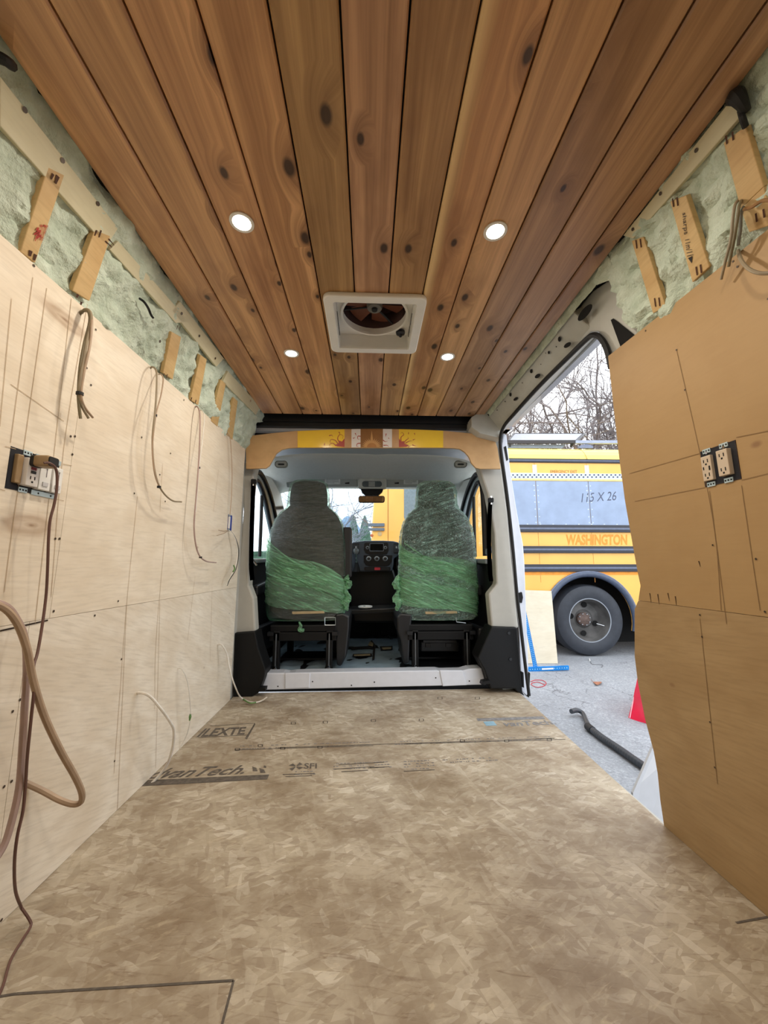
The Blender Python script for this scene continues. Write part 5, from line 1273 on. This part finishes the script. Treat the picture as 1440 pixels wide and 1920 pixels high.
# flare over the wheel
bm = bmesh.new()
add_tube(bm, [(wc.x + .68 * math.cos(a0 + (a1_ - a0) * k / 32), YB - .01, wc.z + .68 * math.sin(a0 + (a1_ - a0) * k / 32)) for k in range(33)], .045, 10); obj('wheel_flare', bm, plain((70, 80, 100), .35), bus, smooth=True)
bm = bmesh.new()
add_tube(bm, [(wc.x + .715 * math.cos(a0 + (a1_ - a0) * k / 32), YB - .02, wc.z + .715 * math.sin(a0 + (a1_ - a0) * k / 32)) for k in range(33)], .014, 8); obj('flare_lip', bm, plain((110, 118, 140), .35), bus, smooth=True)
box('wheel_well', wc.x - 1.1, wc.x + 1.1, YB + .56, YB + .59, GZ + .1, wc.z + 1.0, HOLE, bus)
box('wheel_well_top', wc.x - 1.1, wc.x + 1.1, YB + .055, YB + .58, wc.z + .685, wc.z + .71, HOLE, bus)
box('chassis_rail', X0 + .2, X1, YB + .65, YB + .75, zs0 - .12, zs0 + .02, plain((150, 150, 148), .6), bus)
box('far_chassis_rail', X0 + .2, X1, YB + 1.6, YB + 1.7, zs0 - .12, zs0 + .02, plain((60, 60, 60), .6), bus)
tyre = lathe('tyre', [(.30, .02), (.315, -.02), (.36, -.035), (.45, -.035), (.50, -.01), (.520, .04), (.520, .22), (.50, .27), (.45, .28), (.30, .26), (.30, .02)], wc + Vector((0, .03, 0)), plain((46, 50, 58), .6, var=.15, scale=14), bus, axis='y', seg=64, cap=False)
lathe('inner_tyre', [(.30, .0), (.45, -.01), (.515, .03), (.515, .2), (.45, .24), (.30, .22), (.30, 0)], wc + Vector((0, .36, 0)), RUBBER, bus, axis='y', seg=48, cap=False)
rim = lathe('rim', [(.318, -.012), (.306, -.016), (.300, .02), (.285, .06), (.270, .14), (.24, .175), (.14, .165), (.10, .12), (0, .12)], wc + Vector((0, .03, 0)), plain((92, 90, 88), .5, var=.35, scale=7), bus, axis='y', seg=64, cap=False)
lathe('rim_edge', [(.322, -.010), (.322, -.022), (.308, -.022), (.308, -.010), (.322, -.010)], wc + Vector((0, .03, 0)), plain((140, 146, 154), .4), rim, axis='y', seg=64, cap=False)
hub = lathe('hub', [(.098, .15), (.098, .10), (.085, .085), (.055, .080), (.04, .070), (0, .068)], wc + Vector((-.03, .03, 0)), plain((96, 78, 70), .7, var=.25, scale=30), rim, axis='y', seg=32)
for k in range(8):
    a = 2 * math.pi * k / 8 + .3
    lathe('lug_nut', [(.011, .12), (.011, .075), (.007, .07), (0, .07)], wc + Vector((-.03 + .085 * math.cos(a), .03, .085 * math.sin(a))), CHROME, rim, axis='y', seg=8)
for dx, dz in ((.17, -.07), (-.02, -.215), (-.2, .04), (.02, .21)):
    lathe('rim_hole', [(.042, .15), (.042, .148), (0, .147)], wc + Vector((dx, .03, dz)) , HOLE, rim, axis='y', seg=16)
tube('valve_stem', [wc + Vector((.17, .14, -.07)), wc + Vector((.24, .06, -.09))], .006, CHROME, rim)
# roof rack: solar panel on rails
rk = thing('solar_panel', 'tilted solar panel in black frame on near bus roof', 'solar panel', PY(1010, 830, YB + .5))
FRM = plain((44, 40, 42), .4)
slab('panel_back', [PY(956, 828, YB + .38), PY(1078, 828, YB + .38), PY(1092, 815, YB + .95), PY(966, 815, YB + .95)], (0, 0, .02), plain((150, 152, 160), .3), rk)
slab('front_bar', [PY(951, y, YB + .36) for y in ()] or [PY(950, 825, YB + .36), PY(1081, 825, YB + .36), PY(1079, 831, YB + .36), PY(950, 831, YB + .36)], (0, .04, 0), FRM, rk)
slab('back_bar', [PY(962, 812, YB + .95), PY(1097, 812, YB + .95), PY(1096, 816.5, YB + .95), PY(962, 816.5, YB + .95)], (0, .04, 0), FRM, rk)
for p_, q_ in (((953, 829), (964, 814)), ((1079, 829), (1096, 814))):
    tube('side_bar', [PY(p_[0], p_[1], YB + .38), PY(q_[0], q_[1], YB + .95)], .022, FRM, rk, sm=0)
for (a, b) in (((956, 831, .38), (956, 838, .40)), ((1074, 831, .38), (1070, 838, .42))):
    tube('panel_leg', [PY(a[0], a[1], YB + a[2]), PY(b[0], b[1], YB + b[2])], .02, DARK, rk, sm=0)
rr = thing('roof_rack_rail', 'grey rack rail along the near bus roof beside solar panel', 'rail', PY(1150, 830, YB + .3))
slab('rail', [PY(1080, 825.5, YB + .34), PY(1290, 825.5, YB + .34), PY(1290, 831, YB + .34), PY(1080, 831, YB + .34)], (0, .05, 0), plain((150, 160, 186), .4), rr)
slab('lower_rail', [PY(948, 833.5, YB + .45), PY(1062, 833.5, YB + .45), PY(1054, 840, YB + .45), PY(948, 840, YB + .45)], (0, .04, 0), plain((150, 162, 180), .4), rr)
slab('rail_bracket', [PY(1086, 836, YB + .36), PY(1100, 832, YB + .36), PY(1112, 836, YB + .36), PY(1112, 840, YB + .36), PY(1086, 840, YB + .36)], (0, .05, 0), plain((110, 120, 150), .4), rr)

# second bus seen end-on through the windscreen
Y2 = 8.6
b2 = thing('school_bus', 'yellow bus end with dark exit window seen through windscreen', 'bus', (PY(790, 1000, Y2).x, Y2 + 1.5, GZ))
x0, x1 = PY(694, 1000, Y2).x, PY(912, 1000, Y2).x; zt2 = 2.55
prof = [(x0, GZ + .4), (x0 + .03, 1.2), (x0 + .08, 2.3), (x0 + .28, 2.85), (x0 + .8, 3.0), ((x0 + x1) / 2, 3.05), (x1 - .8, 3.0), (x1 - .28, 2.85), (x1 - .08, 2.3), (x1, 1.2), (x1, GZ + .4)]
slab('body', [(x, Y2, z) for x, z in prof], (0, 5, 0), YELLOW, b2, bevel=.03)
P2 = lambda u, v, o=0: PY(u, v, Y2 - o)
slab('exit_window', [P2(u, v, .01) for u, v in rpx(757.5, 806, 909, 976, 7)], (0, .01, 0), plain((116, 130, 138), .2), b2)
slab('door_seam', [P2(u, v, .006) for u, v in ((727, 880), (728.2, 880), (728.2, 1060), (727, 1060))], (0, .006, 0), plain((170, 110, 30), .5), b2)
for v0, v1 in ((981, 987), (990, 995)):
    slab('rub_rail', [P2(u, v, .05) for u, v in ((690, v0), (721, v0), (721, v1), (690, v1))], (0, .05, 0), plain((98, 108, 120), .4), b2, bevel=.005)
for v0, v1 in ((985, 995), (1026, 1036), (1050, 1056)):
    slab('rub_rail', [P2(u, v, .05) for u, v in ((866, v0), (913, v0), (913, v1), (866, v1))], (0, .05, 0), RAIL_BLK, b2, bevel=.005)
lathe('tail_lamp', [(.035, 0), (.03, -.02), (0, -.03)], P2(697, 1004, .0), plain((190, 100, 60), .3), b2, axis='y', seg=16)
lathe('badge', [(.05, 0), (.05, -.01), (0, -.012)], P2(712, 1001, .0), plain((200, 170, 120), .4), b2, axis='y', seg=16)
for xx in (x0 + .35, x1 - .35):
    lathe('tyre', [(.2, 0), (.5, 0), (.52, .05), (.52, .25), (.2, .3)], (xx, Y2 + 1.5, GZ + .52), RUBBER, b2, axis='x', seg=24)

# board, square, hose and other things on the asphalt
lb_ = thing('plywood_offcut', 'pale plywood sheet leaning on bus beside the wheel', 'board', PZ(1015, 1243, GZ))
pb = [PZ(975, 1244, GZ + .003), PZ(1046, 1244, GZ + .003)]
tr_ = PY(1034, 1108, YB - .05); tl_ = PY(968, 1106, YB - .05)
slab('sheet', [pb[0], pb[1], tr_, tl_], (0, .015, 0), plywood((212, 202, 180), (198, 184, 158), .6, 1.57), lb_)
ts = thing('drywall_square', 'blue metal T square standing on the asphalt by the plywood sheet', 'square', PZ(1008, 1256, GZ))
BLU = plain((20, 130, 210), .35, metal=.2)
pA, pB_ = PZ(991, 1259, GZ), PZ(1067, 1252, GZ)
yq = pA.y
def BP(u, v): return PY(u, v, yq + .02)
slab('head', [PY(991, 1251, yq), PY(1067, 1248.5, yq), PY(1067, 1256.5, yq), PY(991, 1259.5, yq)], (0, .03, 0), BLU, ts, bevel=.002)
slab('blade', [BP(1001, 1256), BP(1009, 1256), BP(984, 1135), BP(972, 1050), BP(967, 1050), BP(978, 1135)], (0, .004, 0), BLU, ts)
bm = bmesh.new()
for k in range(34):
    t_ = k / 33; c = BP(1004.5 + (981 - 1004.5) * t_, 1252 + (1138 - 1252) * t_); c.y -= .001
    for dx in (-.010, .010):
        q = c + Vector((dx, 0, .004 if dx > 0 else 0)); bm.faces.new([bm.verts.new(q + Vector((math.cos(w_ * math.pi / 3) * .005, 0, math.sin(w_ * math.pi / 3) * .005))) for w_ in range(6)])
for k in range(16):
    c = PY(994 + k * 4.6, 1255.2 - k * .2, yq - .001); bm.faces.new([bm.verts.new(c + Vector((math.cos(w_ * math.pi / 3) * .006, 0, math.sin(w_ * math.pi / 3) * .006))) for w_ in range(6)])
obj('perforation', bm, plain((170, 220, 250), .4), ts, kind='stuff')
slab('head_sticker', [PY(1016, 1253, yq - .002), PY(1038, 1252, yq - .002), PY(1038, 1255, yq - .002), PY(1016, 1256, yq - .002)], (0, .002, 0), WHITE, ts)
hp = [PZ(1071, 1334, GZ + .05), PZ(1083, 1332, GZ + .045), PZ(1093, 1338, GZ + .03), PZ(1099, 1352, GZ + .03), PZ(1107, 1366, GZ + .03), PZ(1130, 1384, GZ + .03), PZ(1160, 1404, GZ + .03), PZ(1200, 1432, GZ + .03), PZ(1260, 1470, GZ + .03)]
ho = thing('vacuum_hose', 'black vacuum hose lying on the asphalt by the door', 'hose', hp[4])
tube('wand', hp[:5], [.020, .019, .019, .021], plain((60, 64, 70), .4), ho, sides=12)
tube('cuff', [hp[4] - (hp[5] - hp[4]) * .25, hp[4], hp[4] + (hp[5] - hp[4]) * .2], .029, RUBBER, ho, sides=14, sm=3)
ps = smooth_path(hp[4:], 40)
tube('hose', ps, [.026 + .0006 * math.sin(i * 1.2) for i in range(len(ps))], plain((44, 48, 54), .5), ho, sides=12, sm=0)
rc = thing('red_sheet_bag', 'bright red folded bag standing on asphalt at plywood edge', 'bag', PZ(1200, 1350, GZ))
q = [PZ(1179, 1345, GZ), PZ(1222, 1362, GZ), PZ(1262, 1340, GZ), PZ(1225, 1322, GZ)]
tp = [PY(1196, 1270, q[0].y), PY(1199, 1268, q[0].y - .03)]
bm = bmesh.new(); B4 = [bm.verts.new(p) for p in q]
T4 = [bm.verts.new(p) for p in (PY(1196, 1269, q[0].y - .02), PY(1208, 1262, q[1].y + .12), PY(1238, 1258, q[2].y - .05), PY(1222, 1262, q[3].y - .02))]
for k in range(4): bm.faces.new((B4[k], B4[(k + 1) % 4], T4[(k + 1) % 4], T4[k]))
bm.faces.new(B4); bmesh.ops.subdivide_edges(bm, edges=bm.edges[:], cuts=5, use_grid_fill=True)
for v in bm.verts: v.co += Vector((1, .8, .2)) * noise.noise(v.co * 9) * .018
obj('bag_body', bm, plain((226, 22, 62), .35, var=.05), rc, smooth=True)
tube('bag_seam', [PZ(1181, 1346, GZ + .005), PY(1189, 1305, q[0].y - .01), PY(1196, 1270, q[0].y - .02)], .004, plain((250, 190, 200), .5), rc)
wp_ = thing('white_panel_offcut', 'white panel edge leaning against van side below right plywood', 'board', PZ(1240, 1530, GZ))
yw = 1.78
slab('panel', [PY(1187, 1487, yw), PY(1230, 1388, yw + .06), PY(1300, 1388, yw + .06), PY(1290, 1600, yw), PY(1225, 1640, yw), PY(1180, 1640, yw)], (0, .012, 0), plain((188, 188, 190), .5, var=.03), wp_)
sg = thing('red_string', 'red string loop lying on asphalt by T square', 'string', PZ(1010, 1282, GZ))
tube('string', [PZ(*p, GZ + .004) for p in ((995, 1278), (1004, 1275), (1018, 1276), (1024, 1281), (1018, 1287), (1004, 1288), (996, 1282), (1008, 1279), (1022, 1284))], .004, plain((190, 60, 70), .5), sg)
lf = thing('fallen_leaf', 'dry orange leaf on the asphalt in front of bus wheel', 'leaf', PZ(1120, 1281, GZ))
bm = bmesh.new()
grid_surface(bm, lambda a, b: PZ(1113 + 15 * a, 1278 + 6 * b * math.sin(math.pi * (.1 + .8 * a)), GZ + .006 + .02 * math.sin(a * 5) ** 2 * b), 8, 4); obj('leaf_blade', bm, plain((160, 108, 84), .7), lf)
tube('leaf_stem', [PZ(1113, 1280, GZ + .01), PZ(1108, 1273, GZ + .01)], .002, plain((150, 90, 60), .7), lf)
aw = thing('white_tipped_wire', 'thin wire with white end curling on asphalt under bus tyre', 'wire', PZ(1115, 1245, GZ))
tube('wire', [PZ(*p, GZ + .004) for p in ((1106, 1238), (1110, 1245), (1120, 1246), (1130, 1247), (1128, 1251))], .003, plain((90, 90, 94), .5), aw)
tube('tip', [PZ(1105, 1235, GZ + .008), PZ(1106, 1239, GZ + .008)], .007, WHITE, aw)

# ---- trees
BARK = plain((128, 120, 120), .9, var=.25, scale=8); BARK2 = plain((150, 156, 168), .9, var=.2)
def bare_tree(x, y, h, seed, label, m=BARK, depth=6, spread=.55, lean=(0, 0), stems=3):
    rnd = random.Random(seed)
    root = thing('bare_tree', label, 'tree', (x, y, GZ), 'bare winter trees behind the buses')
    tb, bb_ = bmesh.new(), bmesh.new()
    def grow(p, d, L_, r, lev):
        n_ = 4 if lev < 3 else 3
        pts = [p]; q = Vector(p); dd = Vector(d)
        for i in range(n_):
            dd = (dd + Vector((rnd.uniform(-1, 1), rnd.uniform(-1, 1), rnd.uniform(-.5, .8))) * (.13 + .05 * lev)).normalized()
            q = q + dd * (L_ / n_); pts.append(q.copy())
        add_tube(tb if lev == 0 else bb_, pts, [r * (1 - .45 * i / n_) for i in range(n_ + 1)], 6 if lev < 2 else (4 if lev < 4 else 3))
        if lev >= depth: return
        k = rnd.choice((3, 3, 4)) if lev < depth - 1 else 3
        for j in range(k):
            t_ = 1.0 if j == 0 else rnd.uniform(.35, .95)
            s_ = pts[min(int(t_ * n_), n_)]
            ax = Vector((rnd.uniform(-1, 1), rnd.uniform(-1, 1), rnd.uniform(-.35, .5))).normalized()
            nd = (dd * (1 - spread) + ax * spread * (1.15 if j else .5)).normalized()
            grow(s_, nd, L_ * rnd.uniform(.62, .82), r * .6, lev + 1)
    base = Vector((x, y, GZ))
    for s_ in range(stems):
        a = 2 * math.pi * s_ / stems + seed
        grow(base + Vector((math.cos(a), math.sin(a), 0)) * .12, Vector((math.cos(a) * .28 + lean[0], math.sin(a) * .28 + lean[1], 1)).normalized(), h * .36, h * .014, 0)
    obj('trunk', tb, m, root, smooth=True); obj('branches', bb_, m, root, kind='stuff')
bare_tree(4.9, 13.4, 10.8, 3, 'leafless tree behind near bus, leftmost of the trio in the door opening', depth=6)
bare_tree(7.9, 13.0, 10.0, 11, 'leafless tree behind near bus, middle of the trio in the door opening', depth=6)
bare_tree(10.8, 14.5, 10.0, 21, 'leafless tree behind near bus, rightmost and furthest of the trio', depth=6)
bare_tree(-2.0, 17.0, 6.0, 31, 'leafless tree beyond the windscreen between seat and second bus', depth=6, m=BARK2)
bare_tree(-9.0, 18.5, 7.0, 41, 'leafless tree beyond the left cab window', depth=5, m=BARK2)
CON = plain((74, 104, 84), .9, var=.35, scale=5, bump=1.0)
for i, (u, vt) in enumerate(((641, 983), (663, 965), (684, 966))):
    Yc = 24.0; top = PY(u, vt, Yc); base = Vector((top.x, Yc, GZ)); H = top.z - GZ; rw = .75 if i < 3 else .8
    lab = ('short conifer left of the trio by second bus', 'tall conifer in the middle of the trio by second bus', 'tall conifer standing directly against second bus edge', 'conifer partly behind left seat, nearer the trio', 'conifer mostly behind the left seat')[i]
    t = thing('conifer', lab, 'tree', base, 'conifers beyond the windscreen')
    bm = bmesh.new()
    rings = []
    for k in range(26):
        f_ = k / 25; r = rw * (1 - f_) ** .7 * (1.0 if f_ > .06 else .7) + .02
        rr_ = []
        for j in range(22):
            a = 2 * math.pi * j / 22; q_ = r * (1 + .28 * noise.noise(Vector((j * .9, k * 1.3, i * 7)))); rr_.append(base + Vector((math.cos(a) * q_, math.sin(a) * q_, .3 + (H - .3) * f_)))
        rings.append(rr_)
    loft(bm, rings); obj('foliage', bm, CON, t)
    tube('trunk', [base, base + Vector((0, 0, .6))], .12, BARK, t, sm=0)
# hill
bm = bmesh.new()
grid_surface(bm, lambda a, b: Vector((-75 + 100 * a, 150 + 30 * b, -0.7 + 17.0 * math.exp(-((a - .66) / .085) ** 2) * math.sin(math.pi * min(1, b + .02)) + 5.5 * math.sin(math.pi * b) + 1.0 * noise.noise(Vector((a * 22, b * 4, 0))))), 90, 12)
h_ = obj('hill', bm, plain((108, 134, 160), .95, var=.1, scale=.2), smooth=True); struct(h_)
# low white building far left, seen through the left cab window
wh = thing('white_van', 'white parked van seen through the left cab window', 'van', (-7.5, 13.0, GZ))
slab('van_body', [(-9.6, 12.2, GZ + .35), (-9.6, 12.2, GZ + 1.5), (-9.2, 12.2, GZ + 2.1), (-5.2, 12.2, GZ + 2.1), (-4.6, 12.2, GZ + 1.3), (-4.2, 12.2, GZ + 1.2), (-4.2, 12.2, GZ + .35)], (0, 1.9, 0), plain((220, 226, 230), .3), wh, bevel=.06)
slab('side_glass', [(-9.0, 12.19, GZ + 1.35), (-8.9, 12.19, GZ + 1.9), (-5.3, 12.19, GZ + 1.9), (-4.9, 12.19, GZ + 1.35)], (0, .02, 0), plain((60, 80, 90), .15), wh)
for xx in (-8.6, -5.2): lathe('wheel', [(0, 0), (.2, 0), (.34, 0), (.36, .05), (.36, .2), (0, .2)], (xx, 12.15, GZ + .36), RUBBER, wh, axis='y', seg=24)
hg = thing('hedge', 'dark clipped hedge far beyond the cab windows', 'hedge', (-12, 20, GZ))
bm = bmesh.new(); bx(bm, -26, -5.5, 20, 21.5, GZ, GZ + 2.0); bmesh.ops.subdivide_edges(bm, edges=bm.edges[:], cuts=14, use_grid_fill=True)
for v in bm.verts: v.co += Vector((1, 1, 1)) * noise.noise(v.co * 1.7) * .22
obj('hedge_mass', bm, CON, hg, kind='stuff')
